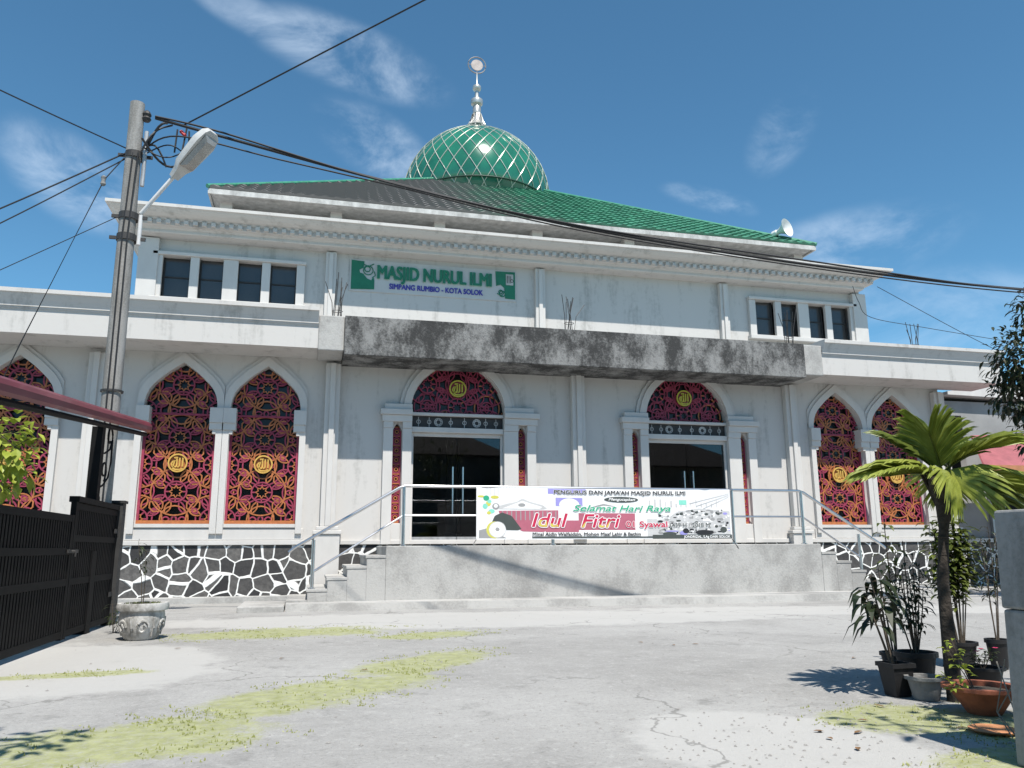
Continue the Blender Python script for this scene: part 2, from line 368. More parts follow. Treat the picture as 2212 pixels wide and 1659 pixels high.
def holes(name, outer, inner, y0, y1, m, parent=None, loc=None):
    """flat X-Z plate with holes, between y0 and y1"""
    cu = bpy.data.curves.new('tmp', 'CURVE'); cu.dimensions = '2D'; cu.fill_mode = 'BOTH'; cu.extrude = abs(y1-y0)/2
    for pl in [outer]+inner:
        sp = cu.splines.new('POLY'); sp.points.add(len(pl)-1); sp.use_cyclic_u = True
        for p, (x, z) in zip(sp.points, pl): p.co = (x, z, 0, 1)
    to = bpy.data.objects.new('tmp', cu); COL.objects.link(to); bpy.context.view_layer.update()
    me = bpy.data.meshes.new_from_object(to.evaluated_get(bpy.context.evaluated_depsgraph_get()))
    bpy.data.objects.remove(to); bpy.data.curves.remove(cu)
    yc = (y0+y1)/2
    for v in me.vertices: v.co = (v.co.x, yc - v.co.z, v.co.y)
    me.name = name; me.materials.clear(); me.materials.append(m)
    o = bpy.data.objects.new(name, me); COL.objects.link(o)
    place(o, parent, loc)
    return o

def text_geo(mb, txt, x, y, z, h, width=None, bold=0., shear=0., mi=0, depth=.006, font=None, align='L'):
    """letters standing in the X-Z plane facing -Y; x,z = lower left; h = cap height; squeezed to width"""
    cu = bpy.data.curves.new('t', 'FONT'); cu.body = txt; cu.size = 1; cu.offset = bold; cu.extrude = .5; cu.shear = shear; cu.resolution_u = 3
    to = bpy.data.objects.new('t', cu); COL.objects.link(to); bpy.context.view_layer.update()
    me = bpy.data.meshes.new_from_object(to.evaluated_get(bpy.context.evaluated_depsgraph_get()))
    bpy.data.objects.remove(to); bpy.data.curves.remove(cu)
    xs = [v.co.x for v in me.vertices]
    if not xs: return
    x0, x1 = min(xs), max(xs); sz = h/.70
    sx = sz if width is None else width/(x1-x0)
    b = len(mb.v)
    for v in me.vertices: mb.v.append((x+(v.co.x-x0)*sx, y - (v.co.z+.5)*depth, z+v.co.y*sz))
    for p in me.polygons: mb.f.append(tuple(b+i for i in p.vertices)); mb.m.append(mi)
    bpy.data.meshes.remove(me)

# ------------------------------------------------------------------ ground
g = MB(); g.quad([(-300, -120, 0), (300, -120, 0), (300, 400, 0), (-300, 400, 0)])
tag(g.build('ground', GROUND), None, None, kind='structure')

# ------------------------------------------------------------------ mosque
CX = 5.68
mosque = thing('mosque', (CX, 0, 0), 'white two storey mosque with green tiled pyramid roof and green lattice dome', 'mosque')

def arch_pts(w, zs, zp, n=9, k=.0):
    """pointed arch line from left spring to right spring"""
    h = zp-zs
    key = [(-1, 0), (-.99, .12), (-.955, .25), (-.89, .38), (-.77, .51), (-.60, .64), (-.40, .78), (-.19, .90), (0, 1)]
    L = [(x*w, zs+z*h) for x, z in key]
    return L + [(-x, z) for x, z in reversed(L[:-1])]
def arch_fan(w, zs, zp):
    h = zp-zs
    key = [(-1, 0), (-.985, .14), (-.94, .30), (-.86, .46), (-.74, .61), (-.58, .74), (-.40, .85), (-.20, .945), (0, 1)]
    L = [(x*w, zs+z*h) for x, z in key]
    return L + [(-x, z) for x, z in reversed(L[:-1])]
def offset_line(L, d):
    out = []
    for i, p in enumerate(L):
        a = L[max(i-1, 0)]; b = L[min(i+1, len(L)-1)]
        tx, tz = b[0]-a[0], b[1]-a[1]; l = sqrt(tx*tx+tz*tz); nx, nz = -tz/l, tx/l
        k = d*(1.35 if i == len(L)//2 else 1)
        out.append((p[0]+nx*k, p[1]+nz*k))
    return out
def inside(poly, x, z):
    c = False; j = len(poly)-1
    for i in range(len(poly)):
        if (poly[i][1] > z) != (poly[j][1] > z) and x < (poly[j][0]-poly[i][0])*(z-poly[i][1])/(poly[j][1]-poly[i][1])+poly[i][0]: c = not c
        j = i
    return c

WIN_X = [-6.28, -4.90+.0, -2.62, -1.00, 12.36, 13.98]
WIN_X = [-5.58, -2.62, -1.00, 12.36, 13.98]
WHW = .68
win_hole = [(-WHW, 1.51), (WHW, 1.51), (WHW, 3.80)] + list(reversed(arch_pts(WHW, 3.80, 4.71)))[1:]
win_hole = [(-WHW, 1.51), (WHW, 1.51)] + list(reversed(arch_pts(WHW, 3.80, 4.71)))
DOOR_X = [2.98, 8.36]
fan_line = arch_fan(1.03, 3.87, 5.05)
door_hole = [(-1.0, 1.12), (1.0, 1.12), (1.0, 3.87)] + list(reversed(fan_line)) + [(-1.0, 3.87)]
def slit(x): return [(x-.095, 1.53), (x+.095, 1.53), (x+.095, 3.46), (x+.05, 3.56), (x, 3.62), (x-.05, 3.56), (x-.095, 3.46)]
hl = []
for x in WIN_X: hl.append([(x+a, b) for a, b in win_hole])
for x in DOOR_X:
    hl.append([(x+a, b) for a, b in door_hole])
    for sx in (-1.30, 1.42): hl.append([(a+x, b) for a, b in slit(sx)])
holes('lower_wall', [(-7.6, 1.10), (15.42, 1.10), (15.42, 4.94), (-7.6, 4.94)], hl, 0, .28, WHITE, mosque)
# side and back walls, floor and flat roof of the hall
b = MB()
b.box(-7.6, -7.32, .283, 19.7, 1.1, 4.94); b.box(15.14, 15.42, .283, 19.7, 1.1, 4.94); b.box(-7.3, 15.12, 19.4, 19.7, 1.1, 4.94)
b.build('side_wall', WHITE, mosque)
b = MB(); b.box(-7.3, 15.12, .29, 19.3, .9, 1.09); b.build('hall_floor', mat('hall_floor_tile', (.22, .21, .19), .35, .15, 2), mosque)
b = MB(); b.box(-7.3, 15.12, 7.0, 7.2, 1.1, 4.9); b.build('inner_wall', ROOM, mosque)
for x in (.4, 1.9, 3.6, 6.3, 7.6, 9.2):
    b = MB(); b.lathe([(.24, 0), (.24, .3), (.19, .35), (.17, 3.2), (.25, 3.5), (.25, 3.8)], (x, 4.2, 1.09), 16); b.build('inner_column', CONC, mosque, smooth=True)
b = MB(); b.box(-7.6, 15.5, 0.29, 19.7, 4.95, 5.30); b.build('hall_ceiling', WHITE, mosque)
# stone footing
b = MB(); b.box(-7.55, 15.40, -.03, .25, -.1, 1.098); b.build('stone_base', STONE, mosque)
b = MB(); b.box(-7.55, 15.44, -.09, -.031, -.05, .13); b.build('footing', CONC, mosque, bevel=.02)
b = MB(); b.box(-7.6, 15.45, -.07, -.002, 1.10, 1.19); b.build('base_ledge', TRIM, mosque, bevel=.008)

# ----- lattice
def strokes(lines, width, y, thick, clip, mb, mis):
    for k, (ln, mi) in enumerate(zip(lines, mis)):
        yy = y + (k % 13)*.0011
        n = len(ln); ps = []
        for i in range(n):
            a = ln[max(i-1, 0)]; c = ln[min(i+1, n-1)]
            if ln[0] == ln[-1] and i in (0, n-1): a = ln[-2]; c = ln[1]
            tx, tz = c[0]-a[0], c[1]-a[1]; l = sqrt(tx*tx+tz*tz) or 1
            nx, nz = -tz/l*width/2, tx/l*width/2
            ps.append(((ln[i][0]+nx, ln[i][1]+nz), (ln[i][0]-nx, ln[i][1]-nz)))
        for i in range(n-1):
            mx_, mz = (ln[i][0]+ln[i+1][0])/2, (ln[i][1]+ln[i+1][1])/2
            if clip and not inside(clip, mx_, mz): continue
            (a, b_), (c, d) = ps[i], ps[i+1]
            q = [(a[0], yy, a[1]), (b_[0], yy, b_[1]), (d[0], yy, d[1]), (c[0], yy, c[1])]
            r = [(x, yy+thick, z) for x, _, z in q]
            s = len(mb.v); mb.v += q+r
            mb.f += [(s, s+1, s+2, s+3), (s, s+3, s+7, s+4), (s+1, s+5, s+6, s+2)]; mb.m += [mi]*3
def circ(x, z, r, n=28, a0=0): return [(x+r*cos(a0+2*pi*i/n), z+r*sin(a0+2*pi*i/n)) for i in range(n)]+[(x+r*cos(a0), z+r*sin(a0))]
def star(x, z, r, r2, n, a0=0):
    P = []
    for i in range(2*n):
        rr = r if i % 2 == 0 else r2; a = a0+pi*i/n; P.append((x+rr*cos(a), z+rr*sin(a)))
    P.append(P[0]); return P
def leaf_loop(x, z, a, r0, r1, w):
    c, s_ = cos(a), sin(a); n = 6; P = []
    for i in range(n+1): t = i/n; P.append((r0+(r1-r0)*t, w*sin(pi*t)))
    for i in range(1, n+1): t = 1-i/n; P.append((r0+(r1-r0)*t, -w*sin(pi*t)))
    return [(x+u*c-v*s_, z+u*s_+v*c) for u, v in P]
def rosettes(cx, zc, P, hw, zmin, zmax):
    L = []; M_ = []
    def add(l, m): L.append(l); M_.append(m)
    k = -2
    while zc+k*P < zmax+P:
        z = zc+k*P
        for (x, zz) in ((cx, z), (cx-hw, z+P/2), (cx+hw, z+P/2)):
            add(star(x, zz, .12, .075, 8), 1); add(circ(x, zz, .20), 0); add(circ(x, zz, .46, 40), 1)
            for i in range(8):
                a = pi/8+i*pi/4; add(leaf_loop(x, zz, a, .20, .46, .05), i % 2)
                add([(x+.12*cos(a-pi/8), zz+.12*sin(a-pi/8)), (x+.20*cos(a-pi/8), zz+.20*sin(a-pi/8))], 0)
                add(leaf_loop(x, zz, a-pi/8, .46, .60, .045), 0)
        for sx in (-1, 1):
            for sz in (-1, 1): add(circ(cx+sx*hw*.5, z+sz*P*.25, .13, 8, pi/8), 1)
        add(circ(cx, z+P/2, .26, 24), 1); add(circ(cx, z+P/2, .40, 36), 0)
        add(circ(cx-hw, z, .28, 26), 0); add(circ(cx+hw, z, .28, 26), 0); add(circ(cx-hw, z, .14, 16), 1); add(circ(cx+hw, z, .14, 16), 1)
        k += 1
    return L, M_
def emblem(parent, x, z, r, y, m, y2=None):
    """round calligraphy emblem: ring and strokes"""
    mb = MB(); w = r*.16
    L = [circ(0, 0, r*.92, 36),
         [(.50*r, -.40*r), (.50*r, .55*r)],
         [(.20*r, .55*r), (.20*r, -.30*r), (.10*r, -.42*r), (-.02*r, -.42*r)],
         [(-.08*r, .45*r), (-.08*r, -.28*r), (-.16*r, -.42*r), (-.30*r, -.42*r)],
         [(-.30*r, -.42*r), (-.42*r, -.30*r), (-.36*r, .0), (-.26*r, .25*r), (-.48*r, .16*r), (-.62*r, -.10*r), (-.52*r, -.36*r), (-.34*r, -.44*r)],
         [(-.34*r, .62*r), (-.27*r, .50*r), (-.18*r, .60*r), (-.10*r, .50*r), (-.02*r, .64*r)],
         [(.55*r, -.55*r), (.25*r, -.70*r), (-.2*r, -.70*r), (-.5*r, -.55*r)]]
    strokes(L, w, 0, .03, None, mb, [0]*len(L))
    mb.prism([(q[0], q[1]) for q in circ(0, 0, r*.98, 36)[:-1]], .045, .055, 1)
    return mb.build('emblem', [m, ORANGE if m is GOLD else MAROON], parent, loc=(x, y, z))

def make_window(x):
    base = MB()
    al = arch_pts(WHW+.004, 3.80, 4.71)
    cl = lambda L: [(max(-.808, min(.808, a)), c) for a, c in L]
    base.band(al, cl(offset_line(al, .15)), -.07, -.002)
    base.band(cl(offset_line(al, .1502)), cl(offset_line(al, .22)), -.035, -.002)
    for s in (-1, 1):
        xa, xb = sorted((s*(WHW+.004), s*(WHW+.126)))
        base.box(xa, xb, -.09, -.002, 1.32, 3.36)                       # jamb column
        xa, xb = sorted((s*(WHW-.12), s*(WHW+.118)))
        base.box(xa, xb, -.12, .2, 3.36, 3.50); base.box(xa-(.0 if s > 0 else .01), xb+(.01 if s > 0 else 0), -.15, .2, 3.502, 3.80)
        xa, xb = sorted((s*(WHW-.06), s*(WHW+.004))); base.box(xa, xb, -.10, .2, 3.28, 3.358)
    base.box(-WHW, WHW, -.06, .2, 1.44, 1.508)
    o = base.build('window', TRIM, mosque, loc=(x, 0, 0), bevel=.006)
    fr = MB()
    L, M_ = rosettes(0, 2.14, 1.07, WHW, 1.5, 4.8)
    strokes(L, .027, .10, .022, [(a*.998, c) for a, c in win_hole], fr, M_)
    fr.box(-WHW, WHW, .08, .125, 1.51, 1.58, 1); fr.box(-WHW, -WHW+.05, .081, .124, 1.582, 3.8, 0); fr.box(WHW-.05, WHW, .081, .124, 1.582, 3.8, 0)
    fr.box(-WHW+.052, WHW-.052, .085, .12, 3.66, 3.70, 0)
    fr.build('lattice_screen', [MAROON, ORANGE], o, loc=(x, 0, 0), fix=False)
    gl = MB(); gl.prism(win_hole, .20, .21); gl.build('glass', DARKGLASS, o, loc=(x, 0, 0))
    emblem(o, x, 2.70, .185, .045, GOLD)
    return o
w0 = make_window(WIN_X[0])
for x in WIN_X[1:]:
    c = copy_tree(w0, mosque); c.location.x += x-WIN_X[0]
# panels under the windows
for xa, xb in ((-3.46, -.16), (11.52, 14.82), (-6.42, -4.74)):
    b = MB(); b.box(xa, xb, -.035, -.002, 1.195, 1.42); b.build('sill_panel', TRIM, mosque, bevel=.008)

def make_door(x):
    s = MB()
    # frame columns with slit windows between them
    for sgn, sx in ((-1, -1.30), (1, 1.42)):
        lo, hi = sorted((sgn*1.003, sx+sgn*.30))
        sl = sx
        a, c = lo, sl-.10
        s.box(a, c, -.10, -.002, 1.10, 3.50); s.box(sl+.10, hi, -.10, -.002, 1.10, 3.50)
        s.box(sl-.098, sl+.098, -.06, -.002, 1.10, 1.52)
        s.box(lo-.02, hi+.03, -.16, -.002, 3.502, 3.62) if False else None
        s.box(lo-.03 if sgn < 0 else lo, hi+.03 if sgn > 0 else hi, -.14, -.002, 3.64, 3.78)
        s.box(lo-.07 if sgn < 0 else lo, hi+.07 if sgn > 0 else hi, -.19, -.002, 3.783, 3.90)
        s.box(lo+.02 if sgn < 0 else lo, hi-.05 if sgn > 0 else hi, -.13, -.002, 3.903, 4.02)
        s.box(a, sl-.10, -.12, -.002, 3.503, 3.638); s.box(sl+.10, hi, -.12, -.002, 3.503, 3.638)
    al = arch_fan(1.034, 3.905, 5.05)
    s.band(al, offset_line(al, .16), -.09, -.002)
    s.band(offset_line(al, .16), offset_line(al, .24), -.045, -.002)
    s.box(-1.0, 1.0, -.04, .15, 3.80, 3.865); s.box(-1.0, 1.0, -.05, .15, 3.44, 3.55)
    o = s.build('door', TRIM, mosque, loc=(x, 0, 0), bevel=.006)
    f = MB()
    f.box(-1.0, -.95, .04, .12, 1.12, 3.438); f.box(.95, 1.0, .04, .12, 1.12, 3.438); f.box(-.948, .948, .04, .12, 3.36, 3.438); f.box(-.948, .948, .04, .12, 1.10, 1.17)
    f.build('door_frame', TRIM, o, loc=(x, 0, 0), bevel=.004)
    for xa, xb in ((-.946, -.006), (.006, .946)):
        l = MB(); l.box(xa, xb, .075, .085, 1.175, 3.355); l.build('door_leaf', GLASS, o, loc=(x, 0, 0))
        r_ = MB(); r_.box(xa, xb, .068, .092, 1.172, 1.25); r_.build('bottom_rail', GALV, o, loc=(x, 0, 0))
    for hx in (-.10, .12):
        h = MB(); h.tube([(hx, .03, 1.72), (hx, .03, 2.72)], .017, 8); h.tube([(hx, .03, 1.85), (hx, .074, 1.85)], .012, 6); h.tube([(hx, .03, 2.6), (hx, .074, 2.6)], .012, 6)
        h.build('handle', STEEL, o, loc=(x, 0, 0), smooth=True)
    t = MB(); t.box(-1.0, 1.0, .05, .09, 3.552, 3.798, 0)
    L = []; 
    for k in (-.42, .42): L += [circ(k, 3.675, .085, 24), circ(k, 3.675, .05, 18), star(k, 3.675, .085, .06, 4)]
    for k in (-.85, -.62, -.15, .15, .62, .85): L += [[(k, 3.57), (k, 3.78)], circ(k, 3.675, .04, 14)]
    strokes(L, .014, .035, .01, None, t, [1]*len(L)); t.build('transom_panel', [DARKIRON, CREAM], o, loc=(x, 0, 0))
    fn = MB(); L, M_ = rosettes(0, 4.02, 1.0, .66, 3.8, 5.2)
    L2, M2 = rosettes(.66, 4.35, 1.0, .66, 3.8, 5.2); L += L2[:60]; M_ += M2[:60]
    M_ = [1 if i % 9 == 0 else 0 for i in range(len(M_))]
    fp = [(a*.995, c) for a, c in [(-1.03, 3.87)]+fan_line+[(1.03, 3.87)]]
    strokes(L, .026, .10, .02, fp, fn, M_); fn.build('fan_lattice', [MAROON, ORANGE], o, loc=(x, 0, 0), fix=False)
    gl = MB(); gl.prism(fan_line, .17, .18); gl.build('fan_glass', DARKGLASS, o, loc=(x, 0, 0))
    emblem(o, x, 4.43, .19, .04, YELLOW)
    for sx in (-1.30, 1.42):
        q = MB(); k = 0; z = 1.65; L = []; M_ = []
        while z < 3.6:
            L += [circ(sx, z, .07, 16), circ(sx, z, .035, 10)] + [[(sx-.095, z+.1), (sx+.095, z+.1)], [(sx-.09, z-.06), (sx, z-.1), (sx+.09, z-.06)]]; M_ += [0, 1, 1, 0]; z += .2
        strokes(L, .022, .08, .02, slit(sx), q, M_)
        q.box(sx-.095, sx-.07, .079, .1, 1.53, 3.45, 0); q.box(sx+.07, sx+.095, .079, .1, 1.53, 3.45, 0); q.box(sx-.069, sx+.069, .079, .1, 1.53, 1.58, 1)
        q.build('slit_screen', [MAROON, ORANGE], o, loc=(x, 0, 0), fix=False)
        gq = MB(); gq.prism(slit(sx), .15, .16); gq.build('slit_glass', DARKGLASS, o, loc=(x, 0, 0))
    return o
d0 = make_door(DOOR_X[0]); c = copy_tree(d0, mosque); c.location.x += DOOR_X[1]-DOOR_X[0]

# lower pilasters on pedestals
def pil(x, ped):
    b = MB(); b.box(x-.15, x+.15, -.16, -.003, 1.46 if ped else 1.2, 4.82); b.box(x-.055, x+.055, -.21, -.161, 1.46 if ped else 1.2, 4.82)
    if ped:
        b.box(x-.25, x+.25, -.21, -.032, .0, 1.30); b.box(x-.28, x+.28, -.24, -.032, 1.303, 1.38); b.box(x-.22, x+.22, -.215, -.032, 1.383, 1.458)
    b.build('pilaster', TRIM, mosque, bevel=.012)
for x, pd in ((.31, 1), (5.68, 0), (11.06, 1), (-4.2, 1), (15.30, 1)): pil(x, pd)

# canopies left and right of the porch slab
CAN = [(1.0, 4.92), (1.0, 5.36), (1.012, 5.362), (1.012, 5.385), (1.03, 5.387), (1.03, 5.415), (1.05, 5.417), (1.05, 5.44), (1.06, 5.47), (1.085, 5.53), (1.12, 5.60), (1.14, 5.645), (1.17, 5.65), (1.17, 5.725), (.95, 5.735)]
def canopy(x0, x1, nm):
    b = MB(); n = len(CAN)
    for xx in (x0, x1):
        for o_, z in CAN: b.v.append((xx, -o_, z))
    for i in range(n-1): b.f.append((i, n+i, n+i+1, i+1)); b.m.append(0)
    b.v += [(x0, -.002, 4.92), (x1, -.002, 4.92), (x0, -.002, 5.74), (x1, -.002, 5.74)]; k = 2*n
    b.f += [(0, k, k+1, n), (n-1, 2*n-1, k+3, k+2)]; b.m += [0, 0]
    b.f.append(tuple(range(n))+(k+2, k)); b.f.append(tuple(range(2*n-1, n-1, -1))+(k+1, k+3)); b.m += [0, 0]
    b.build(nm, WHITE, mosque)
canopy(-8.6, -.03, 'canopy'); canopy(11.39, 16.46, 'canopy')
for xa, xb in ((-.028, .475), (10.885, 11.388)):
    b = MB(); b.box(xa, xb, -1.03, -.002, 4.88, 5.60); b.build('canopy_end', CONC, mosque, bevel=.02)
b = MB(); b.box(.48, 10.88, -1.10, -.002, 4.80, 5.60); b.build('porch_slab', SLAB, mosque, bevel=.012)
b = MB(); b.box(-8.6, 16.3, 0, 19.7, 5.305, 5.62); b.build('flat_roof', CONC, mosque)
# rebar left standing on the slab
def rebar(x, y, z, h, n, sp, seed):
    rnd = random.Random(seed); b = MB()
    for i in range(n):
        a = 2*pi*i/n; bx, by = x+.10*cos(a), y+.07*sin(a); l = rnd.uniform(-.7, 1)*sp
        b.tube([(bx, by, z), (bx+l*.3, by, z+h*.45), (bx+l+(.07*cos(a)), by+rnd.uniform(-.1, .1), z+h*rnd.uniform(.75, 1))], .008, 5)
    b.tube([(x+.11*cos(t*.7), y+.09*sin(t*.7), z+h*.28) for t in range(10)], .006, 4)
    b.build('rebar_bundle', DARKIRON, mosque)
rebar(.33, -.6, 5.5, 1.15, 8, .22, 1); rebar(5.35, -.6, 5.6, 1.0, 8, .25, 2); rebar(10.9, -.5, 5.6, 1.1, 6, .2, 4)
rebar(14.35, -.6, 5.65, .85, 7, .16, 5)

# upper storey
UY = 2.7
uw = [(-3.80, -.52), (11.88, 15.16)]
hl = [[(a, 6.86), (c, 6.86), (c, 7.90), (a, 7.90)] for a, c in uw]
holes('upper_wall', [(-4.15, 5.62), (15.51, 5.62), (15.51, 8.60), (-4.15, 8.60)], hl, UY, UY+.25, WHITE, mosque)
b = MB(); b.box(-4.15, -3.9, UY+.253, 19.6, 5.62, 8.6); b.box(15.26, 15.51, UY+.253, 19.6, 5.62, 8.6); b.box(-3.898, 15.258, 19.35, 19.6, 5.62, 8.6)
b.build('upper_side_wall', WHITE, mosque)
b = MB(); b.box(-3.9, 15.25, UY+3, UY+3.1, 5.62, 8.6); b.build('upper_inner_wall', ROOM, mosque)
def upper_window(x0, x1):
    b = MB(); n = 4; w = (x1-x0)/n; y = UY
    b.box(x0-.12, x1+.12, y-.16, y-.002, 7.90, 7.98); b.box(x0-.14, x1+.14, y-.18, y-.002, 6.74, 6.855)
    for k in range(n+1):
        xx = x0+k*w; ww = .10 if k != 2 else .17
        b.box(xx-ww, xx+ww, y-.11, y-.002, 6.857, 7.898)
    o = b.build('upper_window', TRIM, mosque, loc=(x0, 0, 0) if False else None, bevel=.008)
    for k in range(n):
        p = MB(); xa, xb = x0+k*w+.101, x0+(k+1)*w-.101
        p.box(xa, xb, y+.10, y+.112, 6.87, 7.89); p.build('pane', TINT, o)
        q = MB(); q.box(xa, xa+.035, y+.07, y+.098, 6.87, 7.89); q.box(xb-.035, xb, y+.07, y+.098, 6.87, 7.89); q.box(xa+.036, xb-.036, y+.07, y+.098, 7.40, 7.43); q.build('sash', DARKIRON, o)
for a, c in uw: upper_window(a, c)
for x in (.2, 5.62, 11.0):
    b = MB(); b.box(x-.13, x+.13, UY-.14, UY-.003, 5.64, 8.30); b.box(x-.05, x+.05, UY-.19, UY-.141, 5.64, 8.26); b.build('upper_pilaster', TRIM, mosque, bevel=.01)
for x in (-4.02, 15.38):
    b = MB(); b.box(x-.22, x+.22, UY-.16, UY-.003, 5.64, 8.30); b.build('corner_pilaster', TRIM, mosque, bevel=.012)
COR = [(.0, 8.32), (.40, 8.34), (.42, 8.36), (.42, 8.42), (.45, 8.425), (.47, 8.45), (.60, 8.47), (.60, 8.58), (.64, 8.585), (.66, 8.61), (.74, 8.63), (.84, 8.67), (.92, 8.72), (.95, 8.755), (1.0, 8.76), (1.0, 8.835), (.2, 8.87)]
b = MB(); b.sweep_rect(-3.85, 14.95, UY, 19.6, COR)
x = -4.4
while x < 15.5:
    b.box(x, x+.10, UY-.69, UY-.598, 8.485, 8.57); x += .2
b.build('cornice', WHITE, mosque)
b = MB(); b.box(-4.3, 15.4, UY-.2, 19.7, 8.60, 8.85); b.build('roof_terrace', CONC, mosque)
# clerestory under the tiled roof
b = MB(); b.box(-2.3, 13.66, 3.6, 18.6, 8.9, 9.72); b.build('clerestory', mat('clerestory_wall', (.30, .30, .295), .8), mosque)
for k in range(7):
    x = -2.45+k*2.735
    b = MB(); b.box(x-.15, x+.15, 3.25, 3.598, 8.9, 9.70); b.build('clerestory_post', TRIM, mosque, bevel=.01)
RX0, RX1, EY, EZ, TZ = -2.83, 14.19, 2.7, 9.77, 13.75
RC = 11.21; HALF = 8.51; TH = 2.05
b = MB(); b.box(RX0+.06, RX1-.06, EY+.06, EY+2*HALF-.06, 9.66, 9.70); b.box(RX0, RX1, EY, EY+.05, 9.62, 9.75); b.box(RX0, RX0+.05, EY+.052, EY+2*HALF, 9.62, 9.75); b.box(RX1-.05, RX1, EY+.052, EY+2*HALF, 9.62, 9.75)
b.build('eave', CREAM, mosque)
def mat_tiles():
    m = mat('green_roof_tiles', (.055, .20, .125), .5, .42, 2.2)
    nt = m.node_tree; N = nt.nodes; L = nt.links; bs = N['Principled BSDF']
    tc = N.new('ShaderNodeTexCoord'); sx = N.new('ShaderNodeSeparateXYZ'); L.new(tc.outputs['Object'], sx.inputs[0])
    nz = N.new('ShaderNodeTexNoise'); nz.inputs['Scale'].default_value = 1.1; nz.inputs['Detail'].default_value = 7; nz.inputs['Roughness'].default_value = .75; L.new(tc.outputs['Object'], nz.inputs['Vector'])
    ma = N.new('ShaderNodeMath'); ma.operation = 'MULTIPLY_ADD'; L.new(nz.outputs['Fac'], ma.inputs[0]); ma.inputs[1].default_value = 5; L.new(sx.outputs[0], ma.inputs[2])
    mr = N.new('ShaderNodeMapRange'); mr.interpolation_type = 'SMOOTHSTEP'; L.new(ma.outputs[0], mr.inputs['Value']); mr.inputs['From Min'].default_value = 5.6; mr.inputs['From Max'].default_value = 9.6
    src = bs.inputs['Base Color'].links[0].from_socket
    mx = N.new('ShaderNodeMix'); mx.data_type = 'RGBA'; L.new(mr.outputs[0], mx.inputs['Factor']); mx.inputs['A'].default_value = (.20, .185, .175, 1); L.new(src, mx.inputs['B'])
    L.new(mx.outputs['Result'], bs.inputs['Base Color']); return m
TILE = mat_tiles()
def roof_face(mb, rot):
    slope = sqrt((HALF-TH)**2+(TZ-EZ)**2); nrow = 23; ca, sa = cos(rot), sin(rot)
    def put(u, v, h):      # u along eave from centre, v 0..1 up the slope
        d = HALF-(HALF-TH)*v; nz = (HALF-TH)/slope; ny = (TZ-EZ)/slope
        x, y, z = u, -d-ny*h, EZ+(TZ-EZ)*v+nz*h
        return (CX+x*ca-y*sa, RC+x*sa+y*ca, z)
    for r in range(nrow):
        v0, v1 = r/nrow, (r+1)/nrow
        w0_, w1_ = HALF-(HALF-TH)*v0, HALF-(HALF-TH)*v1
        n = int(2*w0_/.055); base = len(mb.v)
        for i in range(n+1):
            u0 = -w0_+2*w0_*i/n; ph = u0/.30*2*pi
            wv = .028*max(-.35, cos(ph)); u1 = max(-w1_, min(w1_, u0))
            mb.v += [put(u0, v0, .055+wv), put(u1, v1, .012+wv), put(u0, v0, -.01)]
        for i in range(n):
            a = base+3*i; mb.f += [(a, a+3, a+4, a+1), (a+2, a+5, a+3, a)]; mb.m += [0, 0]
b = MB()
for k in range(4): roof_face(b, k*pi/2)
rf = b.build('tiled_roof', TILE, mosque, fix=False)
b = MB(); b.box(CX-TH, CX+TH, RC-TH, RC+TH, TZ-.08, TZ+.02)
for sx in (-1, 1):
    for sy in (-1, 1):
        b.tube([(CX+sx*(HALF+.02), RC+sy*(HALF+.02), EZ+.03), (CX+sx*TH, RC+sy*TH, TZ+.06)], .055, 8)
b.build('ridge_cap', mat('green_ridge', (.05, .24, .15), .45, .25, 7), rf)
# dome
DZ, DR = 14.15, 2.82
DC = (CX-.02, 11.4, 0)
prof = [(2.10, 12.9), (2.32, 13.15), (2.55, 13.45), (2.72, 13.75), (2.79, 13.95), (2.82, 14.15)]
for i in range(1, 25):
    t = radians(84)*i/24; r = DR*cos(t); z = DZ+DR*sin(t)
    if t > radians(66): k = (t-radians(66))/radians(18); z += .24*k*k; 
    prof.append((r, z))
prof += [(.14, 17.26), (.0, 17.28)]
GREEN = mat('green_dome_panels', (.018, .15, .092), .16, .25, 1.3, spec=.6, coat=.3)
b = MB(); b.lathe([p for p in prof], DC, 72, caps=False); dome = b.build('dome', GREEN, mosque, smooth=True)
b = MB()
def prof_r(z):
    for (r0, z0), (r1, z1) in zip(prof, prof[1:]):
        if z0 <= z <= z1: return r0+(r1-r0)*(z-z0)/max(1e-6, z1-z0)
    return 0
for sgn in (-1, 1):
    for k in range(32):
        path = []
        for i in range(34):
            t = radians(-22+100*i/33); r = DR*cos(t)
            z = DZ+DR*sin(t)
            if t > radians(66): q = (t-radians(66))/radians(18); z += .24*q*q
            if t < 0: r = prof_r(max(12.9, z))
            a = 2*pi*k/32+sgn*.60*log(tan(pi/4+t/2))
            path.append((DC[0]+(r+.012)*cos(a), DC[1]+(r+.012)*sin(a), z))
        b.tube(path, .016 if sgn > 0 else .0155, 5, caps=False)
b.build('dome_lattice', mat('silver_strip', (.55, .56, .48), .35, .1, 5, metal=.5), dome, smooth=True)
b = MB(); b.tube([(DC[0]+2.79*cos(t*pi/36), DC[1]+2.79*sin(t*pi/36), 13.86) for t in range(73)], .03, 6, caps=False); b.build('ring_band', mat('dark_green_band', (.008, .045, .03), .5, .2, 5), dome, smooth=True)
b = MB()
b.lathe([(.42, 17.24), (.44, 17.28), (.34, 17.36), (.22, 17.55), (.15, 17.82), (.14, 17.86), (.165, 17.88), (.165, 18.18), (.14, 18.22), (.23, 18.28), (.25, 18.38), (.23, 18.48), (.10, 18.54), (.075, 18.78), (.08, 18.86), (.16, 18.92), (.18, 19.0), (.16, 19.08), (.06, 19.14), (.035, 19.2), (.03, 19.66), (.0, 19.66)], (DC[0], DC[1], 0), 16)
